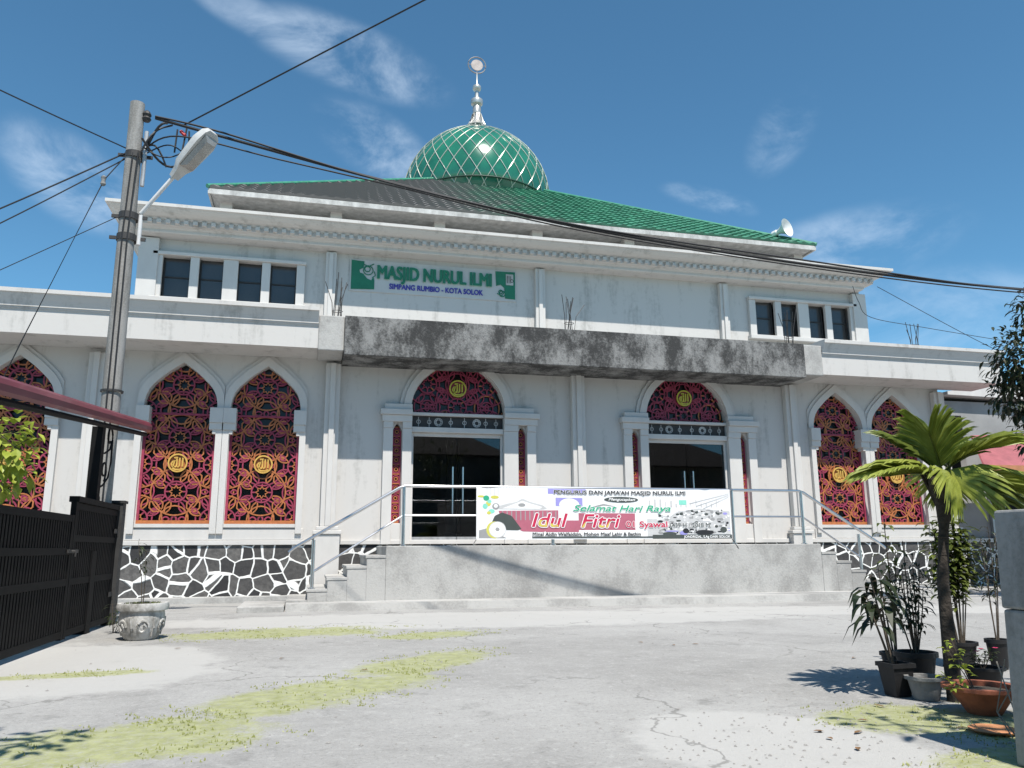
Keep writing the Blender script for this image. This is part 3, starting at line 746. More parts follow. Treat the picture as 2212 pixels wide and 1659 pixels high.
for k in range(10):
    a = 2*pi*k/10; b.tube([(DC[0]+.5*cos(a), DC[1]+.5*sin(a), 17.12), (DC[0]+.42*cos(a), DC[1]+.42*sin(a), 17.2), (DC[0]+.27*cos(a), DC[1]+.27*sin(a), 17.5), (DC[0]+.17*cos(a), DC[1]+.17*sin(a), 17.84)], .03, 6)
fin = b.build('finial', mat('finial_metal', (.50, .49, .46), .35, .15, 6, metal=.6), dome, smooth=True)
b = MB(); cz = 20.02
b.tube([(DC[0]+.36*cos(t*pi/18), DC[1], cz+.36*sin(t*pi/18)) for t in range(37)], .022, 6)
b.prism([(DC[0]+.24*cos(t*pi/12), cz+.24*sin(t*pi/12)) for t in range(24)], DC[1]-.02, DC[1]+.02)
b.tube([(DC[0], DC[1], cz-.36), (DC[0], DC[1], cz-.23)], .02, 6); b.tube([(DC[0]-.36, DC[1], cz), (DC[0]-.22, DC[1], cz)], .012, 6); b.tube([(DC[0]+.36, DC[1], cz), (DC[0]+.22, DC[1], cz)], .012, 6)
b.build('finial_ring', mat('finial_ring_metal', (.32, .28, .26), .4, .2, 6, metal=.5), dome)

# ----- raised entrance terrace with stairs at both ends
PY, PZ = -2.3, 1.06
b = MB(); b.box(1.30, 10.06, PY, -.10, -.05, PZ); ter = b.build('terrace', CONC, mosque, bevel=.015)
zs = [.90, .72, .53, .34, .16]
for side in (1, -1):
    for k, z in enumerate(zs):
        xa, xb = 1.30-.33*(k+1), 1.2995-.33*k
        if side < 0: xa, xb = 2*CX-xb, 2*CX-xa
        b = MB(); b.box(xa, xb, PY-.0005*k, -.35, -.05, z-.05); b.box(xa-(.02 if side > 0 else 0), xb+(.02 if side < 0 else 0), PY-.012, -.352, z-.0495, z)
        b.build('step', CONC, ter, bevel=.006)
b = MB(); b.box(-1.12, -.38, -2.72, -1.2, -.05, .10); b.build('step', CONC, ter, bevel=.02)
# low plinth along the foot of the terrace
pl = [(-.36, -2.302), (-.36, -2.72), (1.8, -2.86), (4.0, -3.0), (5.6, -3.1), (7.2, -3.22), (9.0, -3.2), (10.6, -2.95), (12.2, -2.75), (13.2, -2.6), (13.2, -.10), (11.72, -.10), (11.72, -2.302)]
b = MB(); n = len(pl)
b.v = [(x, y, -.03) for x, y in pl]+[(x, y+.03 if i else y, .125) for i, (x, y) in enumerate(pl)]
b.f = [tuple(range(n)), tuple(range(2*n-1, n-1, -1))]+[(i, (i+1) % n, n+(i+1) % n, n+i) for i in range(n)]; b.m = [0]*len(b.f)
b.build('plinth', CONC, mosque)

# ------------------------------------------------------------------ things on the mosque
rail = thing('handrail', (CX, PY, PZ), 'tubular stainless steel handrail along the terrace edge and down both stairs', 'railing')
RY = PY+.06
for x, z0, z1 in ((1.6, PZ, 2.12), (4.4, PZ, 2.12), (8.15, PZ, 2.12), (9.72, PZ, 2.12), (.05, .34, 1.17), (11.0, .16, 1.25), (11.32-.0, .34, .36)):
    if z1-z0 < .1: continue
    b = MB(); b.tube([(x, RY, z0), (x, RY, z1)], .032, 10); b.lathe([(.06, 0), (.06, .012), (.035, .02)], (x, RY, z0), 14); b.build('post', STEEL, rail, smooth=True)
b = MB(); b.tube([(-.36, RY, .96), (-.28, RY, 1.03), (1.52, RY, 2.09), (1.62, RY, 2.125), (9.66, RY, 2.125), (9.78, RY, 2.09), (11.55, RY, 1.02), (11.62, RY, .96)], .029, 10)
b.build('top_rail', STEEL, rail, smooth=True)
b = MB(); b.tube([(.05, RY, .62), (1.6, RY, 1.60), (9.72, RY, 1.60), (11.0, RY, .78)], .02, 8); b.build('middle_rail', STEEL, rail, smooth=True)

# banner
ban = thing('banner', (5.5, PY-.01, 1.15), 'white printed festival banner with red and green lettering tied to the steel handrail', 'banner')
BX0, BX1, BZ0, BZ1, BY = 2.93, 8.08, 1.165, 2.13, PY+.012
NG = 90
def by(x, z):      # gentle billow of the sheet, straight between the threads of one shared grid
    f = lambda u: BY+.016*sin(u*23)+.012*sin(u*9+1)+.006*sin(u*57)
    g_ = max(0, min(.99999, (x-BX0)/(BX1-BX0)))*NG; i_ = int(g_)
    return f(i_/NG)*(1-(g_-i_))+f((i_+1)/NG)*(g_-i_)
def warp(mb):
    mb.v = [(x, y + by(x, z) - (.018*0), z - .02*sin(pi*(x-BX0)/(BX1-BX0))*((z-BZ0)/(BZ1-BZ0))) for x, y, z in mb.v]
b = MB(); nx, nz = 90, 18
for j in range(nz+1):
    for i in range(nx+1): b.v.append((BX0+(BX1-BX0)*i/nx, 0, BZ0+(BZ1-BZ0)*j/nz))
for j in range(nz):
    for i in range(nx): a = j*(nx+1)+i; b.f.append((a, a+1, a+nx+2, a+nx+1)); b.m.append(0)
warp(b)
sheet = b.build('sheet', mat('white_vinyl', (.76, .76, .76), .5, .05, 2), ban, smooth=True, fix=False)
# printed shapes and lettering
INK = [('ink_black', (.02, .02, .022)), ('ink_red', (.50, .02, .07)), ('ink_green', (.03, .36, .20)), ('ink_purple', (.30, .28, .62)), ('ink_rose', (.42, .12, .17)),
       ('ink_gold', (.58, .55, .10)), ('ink_grey', (.30, .30, .30)), ('ink_white', (.80, .80, .80)), ('ink_pale', (.52, .52, .52)), ('ink_mint', (.22, .62, .50)), ('ink_orange', (.65, .30, .12)), ('ink_dark', (.06, .07, .065))]
INKM = [mat(n, c, .5, .06, 8) for n, c in INK]; II = {n[4:]: i for i, (n, c) in enumerate(INK)}
pr = MB(); lay = [0]
def blot(poly, ink):
    """printed area, cut into thin strips so that it follows the sheet"""
    lay[0] += 1; y = -.0015-.000018*lay[0]
    xs = [p[0] for p in poly]; x0, x1 = min(xs), max(xs); st_ = (BX1-BX0)/NG
    cuts = sorted(set([x0, x1]+[BX0+st_*k/2 for k in range(2*NG+1) if x0 < BX0+st_*k/2 < x1]+[x0+(x1-x0)*k/8 for k in range(1, 8)]))
    for a, c in zip(cuts, cuts[1:]):
        def span(x):
            hit = []
            for (p, q) in zip(poly, poly[1:]+poly[:1]):
                if (p[0] <= x < q[0]) or (q[0] <= x < p[0]): hit.append(p[1]+(q[1]-p[1])*(x-p[0])/(q[0]-p[0]))
            return (min(hit), max(hit)) if len(hit) >= 2 else None
        s0, s1 = span(a+1e-5), span(c-1e-5)
        if s0 and s1: pr.quad([(a, y, s0[0]), (c, y, s1[0]), (c, y, s1[1]), (a, y, s0[1])], II[ink])
def ell(x, z, a, c, n=24): return [(x+a*cos(2*pi*i/n), z+c*sin(2*pi*i/n)) for i in range(n)]
def rect(a, c, z0, z1): return [(a, z0), (c, z0), (c, z1), (a, z1)]
blot(rect(4.30, 5.05, 2.02, 2.12), 'purple'); blot(rect(4.45, 4.98, 1.79, 1.95), 'purple'); blot(ell(4.72, 1.82, .2, .12), 'white')
blot([(3.35, 1.69), (4.5, 1.71), (4.5, 1.40), (4.2, 1.30), (3.8, 1.31), (3.4, 1.55)], 'rose'); blot(rect(4.9, 6.05, 1.34, 1.66), 'rose'); blot(rect(4.25, 4.9, 1.30, 1.52), 'rose')
for k in range(13): blot(rect(3.42+k*.085, 3.44+k*.085, 1.52, 1.69), 'ink_grey'[4:])
blot([(3.36, 1.72), (3.36, 1.78), (3.55, 1.83), (3.7, 1.86), (3.8, 1.92), (3.95, 1.86), (4.2, 1.80), (4.28, 1.74), (4.2, 1.72)], 'pale'); blot([(3.42, 1.735), (3.6, 1.80), (3.8, 1.88), (3.95, 1.83), (4.18, 1.77), (4.15, 1.735)], 'white'); blot(ell(3.79, 1.80, .07, .035), 'grey')
blot([(5.0, 1.735), (5.15, 1.78), (5.4, 1.84), (5.6, 1.80), (5.62, 1.785), (5.4, 1.81), (5.2, 1.76), (5.0, 1.72)], 'grey')
blot([(2.98, 1.19), (2.98, 1.33), (3.25, 1.40), (3.4, 1.24), (3.5, 1.19)], 'grey'); blot([(3.2, 1.42), (3.28, 1.60), (3.42, 1.66), (3.6, 1.60), (3.78, 1.36), (3.72, 1.33), (3.3, 1.34)], 'dark')
blot(ell(3.28, 1.34, .16, .155), 'gold'); blot(ell(3.33, 1.345, .165, .15), 'pale'); blot(ell(3.33, 1.345, .15, .137), 'white'); blot(ell(3.33, 1.35, .04, .035), 'grey'); blot(ell(3.72, 1.21, .18, .05), 'white')
for q in ((3.02, 1.95, .07, .02, 'gold'), (3.12, 1.92, .06, .05, 'green'), (3.28, 1.94, .08, .03, 'gold'), (3.16, 1.82, .05, .05, 'gold'), (3.10, 1.77, .05, .05, 'mint'), (3.22, 1.68, .06, .04, 'mint'), (3.17, 1.65, .04, .03, 'gold'), (3.18, 1.86, .04, .035, 'mint'), (3.30, 1.77, .07, .06, 'grey'), (3.30, 1.78, .04, .035, 'white')): blot(ell(*q[:4], 12), q[4])
for k in range(4): blot(rect(3.13+.07*k, 3.137+.07*k, 1.98, 2.11), 'pale')
rb = random.Random(5)
for k in range(3): blot(rect(6.3+k*.1, 6.5+k*.3, 1.22, 1.55-k*.04), 'pale')
for k in range(14): blot(rect(6.35+.11*k, 6.355+.11*k+rb.uniform(.005, .03), 1.78, rb.uniform(1.84, 1.94)), 'pale')
blot(rect(6.98, 7.14, 1.83, 1.92), 'mint')
blot([(6.42, 1.25), (8.05, 1.25), (8.05, 1.70), (7.4, 1.76), (6.9, 1.68), (6.7, 1.55), (6.42, 1.52)], 'pale')
for k in range(230):
    x, z = rb.uniform(6.55, 8.02), rb.uniform(1.27, 1.72)
    if x < 6.9 and z > 1.62: continue
    blot(ell(x, z, rb.uniform(.015, .055), rb.uniform(.010, .032), 9), rb.choice(['grey', 'pale', 'white', 'dark', 'white', 'pale', 'grey', 'black', 'purple' if k % 5 == 0 else 'white']))
for q in ((6.75, 1.265, .15, .035, 'dark'), (7.05, 1.28, .09, .04, 'purple'), (7.5, 1.29, .2, .05, 'black'), (7.1, 1.32, .07, .05, 'black'), (7.9, 1.34, .07, .06, 'dark'), (6.8, 1.315, .16, .012, 'purple')): blot(ell(*q[:4], 14), q[4])
blot(rect(3.98, 6.5, 1.190, 1.215), 'dark'); blot(rect(6.4, 8.07, 1.17, 1.245), 'dark'); blot(ell(5.77, 1.925, .36, .055), 'dark')
for k in range(3): blot([(7.2+.15*k, 1.86-.05*k), (8.05, 2.05-.03*k), (8.05, 2.043-.03*k), (7.2+.15*k, 1.848-.05*k)], 'pale')
warp(pr); pr.build('print', INKM, sheet, fix=False)
tx = MB()
def T(t, x, z, h, w, ink, bold=0, shear=0, d=.0, outline=None, ob=.007):
    if outline:
        for q in range(8): text_geo(tx, t, x+ob*cos(q*pi/4), -.0105-.00003*q, z+ob*sin(q*pi/4), h, w, 0, shear, II[outline], .0004)
    for q in range(4): text_geo(tx, t, x+bold*cos(q*pi/2+.5), -.0120-d-.00003*q, z+bold*sin(q*pi/2+.5), h, w, 0, shear, II[ink], .0004)
T("PENGURUS DAN JAMA'AH MASJID NURUL ILMI", 4.42, 2.025, .068, 2.70, 'black', .0045, outline='white', ob=.010)
T('Mengucapkan', 5.50, 1.905, .052, .56, 'white', .002, .35)
T('Selamat Hari Raya', 4.80, 1.70, .115, 1.98, 'green', .004, .3, outline='white', ob=.010)
T('Idul', 3.98, 1.40, .25, .70, 'red', .008, .25, outline='white', ob=.022); T('Fitri', 4.95, 1.39, .25, .78, 'red', .008, .25, outline='white', ob=.022)
T('01 Syawal', 5.86, 1.395, .11, .84, 'red', .005, 0, outline='white', ob=.013); T('1439 H / 2018 M', 6.76, 1.392, .085, .86, 'dark', .003, 0, outline='white', ob=.009)
T('Minal Aidin Walfaidzin, Mohon Maaf Lahir & Bathin', 3.99, 1.232, .06, 2.16, 'black', .0035, 0, outline='white', ob=.008)
T('JONDRIZAL, S.Ag DARI SOLOK', 7.05, 1.185, .046, .98, 'white', .002)
for t_, x_, z_, w_ in (('Idul', 3.98, 1.40, .70), ('Fitri', 4.95, 1.39, .78)):      # the lower part of the two words is printed in gold
    g2 = MB(); text_geo(g2, t_, x_, -.0128, z_, .25, w_, 0, .25, II['gold'], .0004)
    for f_, m_ in zip(g2.f, g2.m):
        if max(g2.v[i_][2] for i_ in f_) < z_+.13:
            n_ = len(tx.v); tx.v += [g2.v[i_] for i_ in f_]; tx.f.append(tuple(range(n_, n_+len(f_)))); tx.m.append(m_)
warp(tx); tx.build('lettering', INKM, sheet, fix=False)
for x, z, X, Z in ((BX0, BZ1, 2.9, 2.15), (BX1, BZ1, 8.16, 2.12), (BX0, BZ0, 2.88, 1.10), (BX1, BZ0, 8.20, .98)):
    b = MB(); b.tube([(x, BY, z), (X, BY-.02, Z)], .006, 5); b.build('tie_string', CABLE, ban)

# name sign on the upper wall
sg = thing('name_sign', (2.8, UY, 7.4), 'wall sign with green raised mosque name and blue lettering below it', 'sign')
b = MB(); b.box(.66, 4.98, UY-.03, UY-.004, 7.36, 8.20); b.build('board', mat('sign_board', (.50, .50, .49), .6, .06, 2), sg, bevel=.004)
SGREEN = mat('sign_green', (.012, .15, .075), .4, .15, 5); SBLUE = mat('sign_blue', (.05, .04, .30), .5, .1, 5); SPALE = mat('sign_pale_edge', (.35, .52, .44), .5, .1, 5)
b = MB(); b.prism([(.70, 7.40), (1.28, 7.43), (1.28, 7.66), (1.25, 7.76), (1.20, 7.66), (1.10, 7.70), (1.0, 7.82), (.92, 7.84), (.90, 7.92), (1.0, 7.98), (1.02, 8.15), (.70, 8.17)], UY-.045, UY-.031)
L = [circ(1.12, 7.92, .12, 20), circ(1.10, 7.95, .07, 14), [(1.0, 8.08), (1.12, 8.02), (1.26, 8.1)], [(1.22, 7.72), (1.30, 7.80), (1.27, 7.90)]]
strokes(L, .022, UY-.05, .012, None, b, [0]*len(L))
b.build('ornament', SGREEN, sg)
b = MB(); b.prism([(4.42, 8.16), (4.95, 8.17), (4.95, 7.42), (4.68, 7.43), (4.66, 7.72), (4.56, 7.80), (4.44, 7.76)], UY-.045, UY-.031)
L = [circ(4.56, 7.60, .05, 12), [(4.46, 7.55), (4.6, 7.5), (4.66, 7.62)], circ(4.60, 7.55, .08, 12)]
strokes(L, .022, UY-.05, .012, None, b, [0]*len(L))
b.build('ornament', SGREEN, sg)
b = MB(); b.prism(rect(4.70, 4.90, 7.80, 8.10), UY-.052, UY-.046); b.build('ornament_tile', CREAM, sg)
b = MB(); L = [[(4.74+.045*k, 7.85), (4.74+.045*k, 8.05)] for k in range(3)]+[circ(4.86, 7.92, .04, 12)]; strokes(L, .016, UY-.058, .004, None, b, [0]*4); b.build('calligraphy', DARKIRON, sg)
b = MB(); 
for q in range(8): text_geo(b, 'MASJID NURUL ILMI', 1.36+.026*cos(q*pi/4), UY-.033-.0005*q, 7.725+.026*sin(q*pi/4), .345, 2.94, 0, 0, 0, .02)
b.build('name_outline', SPALE, sg, fix=False)
b = MB(); 
for q in range(4): text_geo(b, 'MASJID NURUL ILMI', 1.36+.021*cos(q*pi/2+.6), UY-.06-.0005*q, 7.725+.010*sin(q*pi/2+.6), .345, 2.94, 0, 0, 0, .02)
b.build('name_lettering', SGREEN, sg, fix=False)
b = MB(); 
for q in range(4): text_geo(b, 'SIMPANG RUMBIO - KOTA SOLOK', 1.66+.007*cos(q*pi/2+.5), UY-.033-.0005*q, 7.475+.007*sin(q*pi/2+.5), .135, 2.42, 0, 0, 0, .012)
b.build('place_lettering', SBLUE, sg, fix=False)

# loudspeaker horn on the roof
hn = thing('horn_loudspeaker', (13.2, 3.3, 9.9), 'white horn loudspeaker on the right end of the green tiled roof', 'loudspeaker')
b = MB(); prf = [(.06, -.32), (.09, -.30), (.09, -.16), (.07, -.14), (.09, -.05), (.16, .08), (.27, .18), (.29, .2), (.26, .18), (.13, .07), (.0, -.02)]
b.lathe(prf, (0, 0, 0), 24, caps=False)
M3 = Vector((.35, -.75, .12)).normalized().to_track_quat('Z', 'Y').to_matrix()
b.v = [tuple(M3 @ Vector(v)+Vector((13.42, 3.2, 10.38))) for v in b.v]
b.build('horn', mat('white_horn', (.72, .71, .70), .4, .08, 5), hn, smooth=True)
b = MB(); b.tube([(13.36, 3.36, 10.3), (13.30, 3.40, 10.05), (13.30, 3.4, 9.9)], .03, 6); b.box(13.1, 13.5, 3.3, 3.5, 9.86, 9.92); b.build('bracket', DARKIRON, hn)

# ------------------------------------------------------------------ street pole, lamp and cables
PX, PYY = -2.86, -4.55
pole = thing('utility_pole', (PX, PYY, 0), 'tall round grey concrete pole with cable clamps standing behind the black gate', 'utility pole')
POLEM = mat_stained('pole_concrete', (.30, .295, .285), (.19, .185, .175), (3, 3, .5), .4, .62, .85, 40, .3)
b = MB(); b.tube([(PX, PYY, -.1), (PX, PYY, 2.8), (PX-.01, PYY, 5.6), (PX-.03, PYY, 7.78)], [.138, .130, .118, .105], 20); b.build('shaft', POLEM, pole, smooth=True)
for z, r in ((5.91, .128), (5.57, .13), (6.9, .124), (3.24, .140)):
    b = MB(); h = .05 if z > 5 else .015
    b.lathe([(r, -h), (r+.012, -h), (r+.012, h), (r, h)], (PX, PYY, z), 20, caps=False)
    if z > 5: b.box(PX-r-.11, PX-r-.005, PYY-.015, PYY+.015, z-.025, z+.025); b.box(PX+r+.005, PX+r+.13, PYY-.015, PYY+.015, z-.025, z+.025)
    b.build('clamp_band', DARKIRON, pole)
for dx in (-.02, .05):
    b = MB(); b.tube([(PX+dx, PYY-.15, .1), (PX+dx, PYY-.145, 2.8), (PX+dx-.015, PYY-.132, 5.6), (PX+dx+.02, PYY-.125, 6.9)], .012, 6); b.build('riser_cable', CABLE, pole)
b = MB(); b.tube([(PX+.15, PYY-.05, 6.4), (PX+.15, PYY-.05, 7.3)], .032, 8); b.build('conduit', GALV, pole, smooth=True)
rc = random.Random(3)
for k in range(7):
    b = MB(); x0, z0 = PX+.12, 6.9+rc.uniform(-.1, .32); x1, z1 = PX+rc.uniform(.45, .86), 6.94+rc.uniform(-.22, .55)
    sg_ = rc.choice((-1, 1)); pts = []
    for t in range(11):
        u = t/10; pts.append((x0+(x1-x0)*u, PYY-.06-.05*k*.3+.06*sin(u*5+k), z0+(z1-z0)*u+sg_*.16*sin(pi*u)))
    b.tube(pts, .011+.004*(k % 3), 5); b.build('wire_loop', CABLE, pole)
for (x, z, h, a) in ((PX+.57, 6.99, .38, .02), (PX+.67, 6.94, .46, .05), (PX+.78, 6.9, .46, -.02), (PX+.87, 6.87, .32, .0)):
    b = MB(); b.tube([(x, PYY-.08, z), (x+a, PYY-.1, z+h)], .014, 5); b.build('splice', CABLE, pole)
b = MB(); b.tube([(PX+.64, PYY-.09, 7.35), (PX+.71, PYY-.12, 7.27)], .03, 6); b.build('red_tag', mat('red_tape', (.45, .03, .04)), pole)
b = MB(); b.tube([(PX+.78, PYY-.09, 7.05), (PX+.80, PYY-.1, 6.94)], .025, 6); b.build('yellow_tag', mat('yellow_tape', (.5, .42, .03)), pole)
b = MB(); b.lathe([(.05, -.09), (.07, -.05), (.05, -.02), (.07, .02), (.05, .06), (.02, .09)], (PX+.12, PYY-.02, 7.58), 10); b.build('insulator', DARKIRON, pole)

lamp = thing('street_lamp', (PX+.17, PYY, 5.5), 'grey street lamp on a bent white tube clamped to the concrete pole', 'street lamp')
LA = Vector((-2.70, -4.55, 5.98)); LB = Vector((-2.22, -4.75, 6.58)); LCp = Vector((-1.79, -5.05, 7.05))
b = MB(); b.tube([(-2.695, -4.55, 5.48), (-2.695, -4.55, 5.95), tuple(LA), tuple(LB)], .031, 10); b.build('arm', mat('white_pipe', (.60, .60, .60), .4, .1, 6), lamp, smooth=True)
ax = (LCp-LB).normalized(); sd = ax.cross(Vector((0, 0, 1))).normalized(); nu = sd.cross(ax)
def LP(u, v, w): return tuple(LB+ax*u+sd*v+nu*w)
b = MB(); rings = []
for u, wv, t0, t1 in ((-.06, .065, -.05, .055), (.09, .09, -.055, .08), (.20, .145, -.065, .10), (.64, .175, -.075, .11), (.80, .14, -.065, .09), (.86, .08, -.045, .055)):
    rings.append([LP(u, -wv, t0), LP(u, -wv*.9, t1*.6), LP(u, -wv*.4, t1), LP(u, wv*.4, t1), LP(u, wv*.9, t1*.6), LP(u, wv, t0)])
n = 6
for r_ in rings: b.v += r_
for i in range(len(rings)-1):
    for j in range(n): b.f.append((i*n+j, i*n+(j+1) % n, (i+1)*n+(j+1) % n, (i+1)*n+j)); b.m.append(0)
b.f += [tuple(range(n)), tuple(range((len(rings)-1)*n, len(rings)*n))]; b.m += [0, 0]
b.build('lamp_head', mat('lamp_grey', (.45, .45, .44), .5, .2, 5), lamp, smooth=True)
b = MB(); b.v = [LP(.18, -.12, -.078), LP(.18, .12, -.078), LP(.78, .12, -.082), LP(.78, -.12, -.082), LP(.26, -.075, -.137), LP(.26, .075, -.137), LP(.71, .075, -.146), LP(.71, -.075, -.146)]
b.f = [(0, 1, 5, 4), (1, 2, 6, 5), (2, 3, 7, 6), (3, 0, 4, 7), (4, 5, 6, 7)]; b.m = [0]*5
b.build('lens', mat('lamp_lens', (.30, .30, .29), .25, .2, 6), lamp, smooth=True)

def cable(pts, r, label, sag=0, n=5):
    """an overhead cable: smooth line through the points"""
    P = [Vector(p) for p in pts]; out = []
    for i in range(len(P)-1):
        a = P[max(i-1, 0)]; p0 = P[i]; p1 = P[i+1]; d = P[min(i+2, len(P)-1)]
        for k in range(8):
            t = k/8; t2, t3 = t*t, t*t*t
            q = .5*((2*p0)+(p1-a)*t+(2*a-5*p0+4*p1-d)*t2+(3*p0-a-3*p1+d)*t3); q.z -= sag*4*t*(1-t) if len(P) == 2 else 0
            out.append(tuple(q))
    out.append(tuple(P[-1]))
    b = MB(); b.tube(out, r, n); o = b.build('overhead_cable', CABLE, loc=None, smooth=True)
    tag(o, label, 'cable', 'overhead cables'); return o
BUN = [(-2.56, -4.83, 7.42), (-1.58, -4.9, 7.2), (.88, -5.08, 6.66), (3.99, -5.31, 6.09), (8.13, -5.62, 5.66), (12.08, -5.91, 5.44), (17, -6.25, 5.45)]
cable(BUN, .024, 'thickest black cable sagging from the pole top across the whole mosque')
cable([(x, y-.02, z+(.045*sin(i*2.1)+.02)) for i, (x, y, z) in enumerate(BUN)], .016, 'black cable wound along the top of the thickest cable')
cable([(PX+.1, -4.57, 6.99), (-2.21, -4.86, 7.15), (-.74, -4.97, 6.89), (1.02, -5.1, 6.58), (3.99, -5.33, 6.03), (8.13, -5.64, 5.60), (12.08, -5.93, 5.37), (17, -6.27, 5.38)], .013, 'thin black cable hanging just below the thickest cable')
cable([(-2.21, -4.70, 7.40), (1.22, -6.93, 8.56), (4.66, -9.3, 9.6)], .012, 'black cable rising from the pole into the top of the sky', n=6)
cable([(-2.97, -4.55, 7.01), (-4.21, -6.0, 6.94), (-6.67, -8.94, 6.85)], .010, 'topmost black cable running from the pole to the left edge')
cable([(-2.97, -4.57, 6.94), (-4.58, -4.55, 5.87), (-6.6, -4.55, 4.6)], .012, 'upper of the two parallel cables sloping down left from the pole')
cable([(-2.97, -4.53, 6.87), (-4.55, -4.55, 5.65), (-6.6, -4.55, 4.2)], .010, 'lower of the two parallel cables sloping down left from the pole')
cable([(-3.0, -4.55, 5.91), (-4.48, -4.55, 4.94), (-6.2, -4.55, 3.83)], .0065, 'thin cable leaving the pole at the lamp clamp towards the left edge')
guy = thing('guy_wire', (-5.31, -4.6, 0), 'steep guy wire with an insulator slanting from the pole to the ground', 'guy wire', 'overhead cables')
b = MB(); b.tube([(-3.0, -4.57, 6.85), (-3.24, -4.58, 6.46), (-4.07, -4.59, 3.93), (-5.31, -4.6, 0)], .009, 5); b.build('wire', CABLE, guy)
b = MB(); b.lathe([(.02, -.08), (.04, -.055), (.027, 0), (.04, .055), (.02, .08)], (-3.25, -4.58, 6.44), 10); b.build('insulator', GREYPOT, guy, smooth=True)
cable([(15.6, 2.0, 8.36), (19.16, 2, 6.82), (23, 2, 5.4)], .009, 'straight thin cable from the right cornice end down towards the dark tree')
cable([(14.74, 1.95, 8.3), (14.85, 1.9, 7.81), (15.25, 1.95, 7.40), (17.12, 2, 7.22), (20.02, 2, 6.97)], .009, 'drooping thin cable beside the right end of the upper storey')

# ------------------------------------------------------------------ gate, awning at the left
gate = thing('gate', (-2.68, -6.9, 0), 'black slatted metal gate with two leaves at the left edge', 'gate')
def leaf_(y0, y1, z1, nm):
    b = MB(); X = -2.68
    b.box(X-.03, X+.03, y0, y0+.08, .03, z1); b.box(X-.03, X+.03, y1-.08, y1, .03, z1)
    for z in (.05, .62, z1-.45, z1-.08): b.box(X-.028, X+.028, y0+.081, y1-.081, z, z+.075)
    y = y0+.13
    while y < y1-.12: b.box(X-.012, X+.02, y, y+.055, .126, z1-.005); y += .085
    b.box(X-.026, X-.014, y0+.082, y1-.082, .127, z1-.09)
    b.build(nm, BLACKM, gate)
leaf_(-9.9, -6.56, 1.41, 'gate_leaf'); leaf_(-6.54, -4.42, 1.56, 'gate_leaf')
b = MB(); b.box(-2.79, -2.60, -4.41, -4.22, 0, 1.66); b.box(-2.81, -2.58, -4.43, -4.20, 1.663, 1.70); b.build('gate_post', mat('charcoal_post', (.03, .03, .03), .7, .3, 6), gate)
b = MB(); b.box(-2.74, -2.63, -6.52, -4.45, 1.563, 1.63); b.build('top_bar', BLACKM, gate)
for hz in (.35, 1.2):
    b = MB(); b.tube([(-2.64, -4.40, hz), (-2.64, -4.40, hz+.14)], .018, 8); b.box(-2.648, -2.638, -4.60, -4.402, hz+.04, hz+.10); b.build('hinge', DARKIRON, gate)
b = MB(); b.box(-2.648, -2.63, -6.75, -6.35, .98, 1.02); b.tube([(-2.63, -6.62, 1.0), (-2.59, -6.62, 1.0), (-2.59, -6.62, .94)], .01, 6); b.build('latch', DARKIRON, gate)
aw = thing('gate_awning', (-2.8, -5.5, 0), 'narrow maroon metal awning over the gate on a black post', 'awning')
b = MB(); A0, A1 = (-9.6, 2.30), (-2.95, 2.90)
def aw_ring(y, z): return [(-2.62, y, z-.02), (-2.58, y, z+.01), (-2.575, y, z+.07), (-2.60, y, z+.12), (-2.64, y, z+.15), (-2.72, y, z+.17), (-2.72, y, z+.155), (-2.64, y, z+.13)]
ns = 26
for i in range(ns+1):
    t = i/ns; b.v += aw_ring(A0[0]+(A1[0]-A0[0])*t, A0[1]+(A1[1]-A0[1])*t)
for i in range(ns):
    for j in range(8): b.f.append((i*8+j, i*8+(j+1) % 8, i*8+8+(j+1) % 8, i*8+8+j)); b.m.append(0)
b.f += [tuple(range(8)), tuple(range(ns*8, ns*8+8))]; b.m += [0, 0]
b.build('roof_sheet', AWN, aw)
b = MB(); b.tube([(-2.67, -9.6, 2.24), (-2.67, -2.98, 2.84)], .035, 6); b.build('beam', BLACKM, aw)
b = MB(); b.box(-2.80, -2.67, -5.62, -5.47, 0, 2.58); b.box(-2.83, -2.64, -5.65, -5.44, 0, 1.0); b.build('post', BLACKM, aw)
b = MB()
def spiral(cy, cz, r, a0, a1, n=16): return [(-2.72, cy+r*(1-.55*t/n)*cos(a0+(a1-a0)*t/n), cz+r*(1-.55*t/n)*sin(a0+(a1-a0)*t/n)) for t in range(n+1)]
b.tube([(-2.72, -5.47, 2.25), (-2.72, -5.2, 2.28), (-2.72, -4.95, 2.36), (-2.72, -4.85, 2.5)]+spiral(-5.0, 2.52, .15, 0, 5.5), .013, 6)
b.tube([(-2.72, -4.85, 2.5), (-2.72, -4.83, 2.2), (-2.72, -4.92, 1.98), (-2.72, -5.15, 1.86), (-2.72, -5.47, 1.78)], .013, 6)
b.tube(spiral(-5.17, 2.05, .14, -1.2, 5.2), .012, 6); b.tube(spiral(-5.35, 1.62, .11, 2, -3.6), .012, 6)
b.build('scroll_bracket', BLACKM, aw)

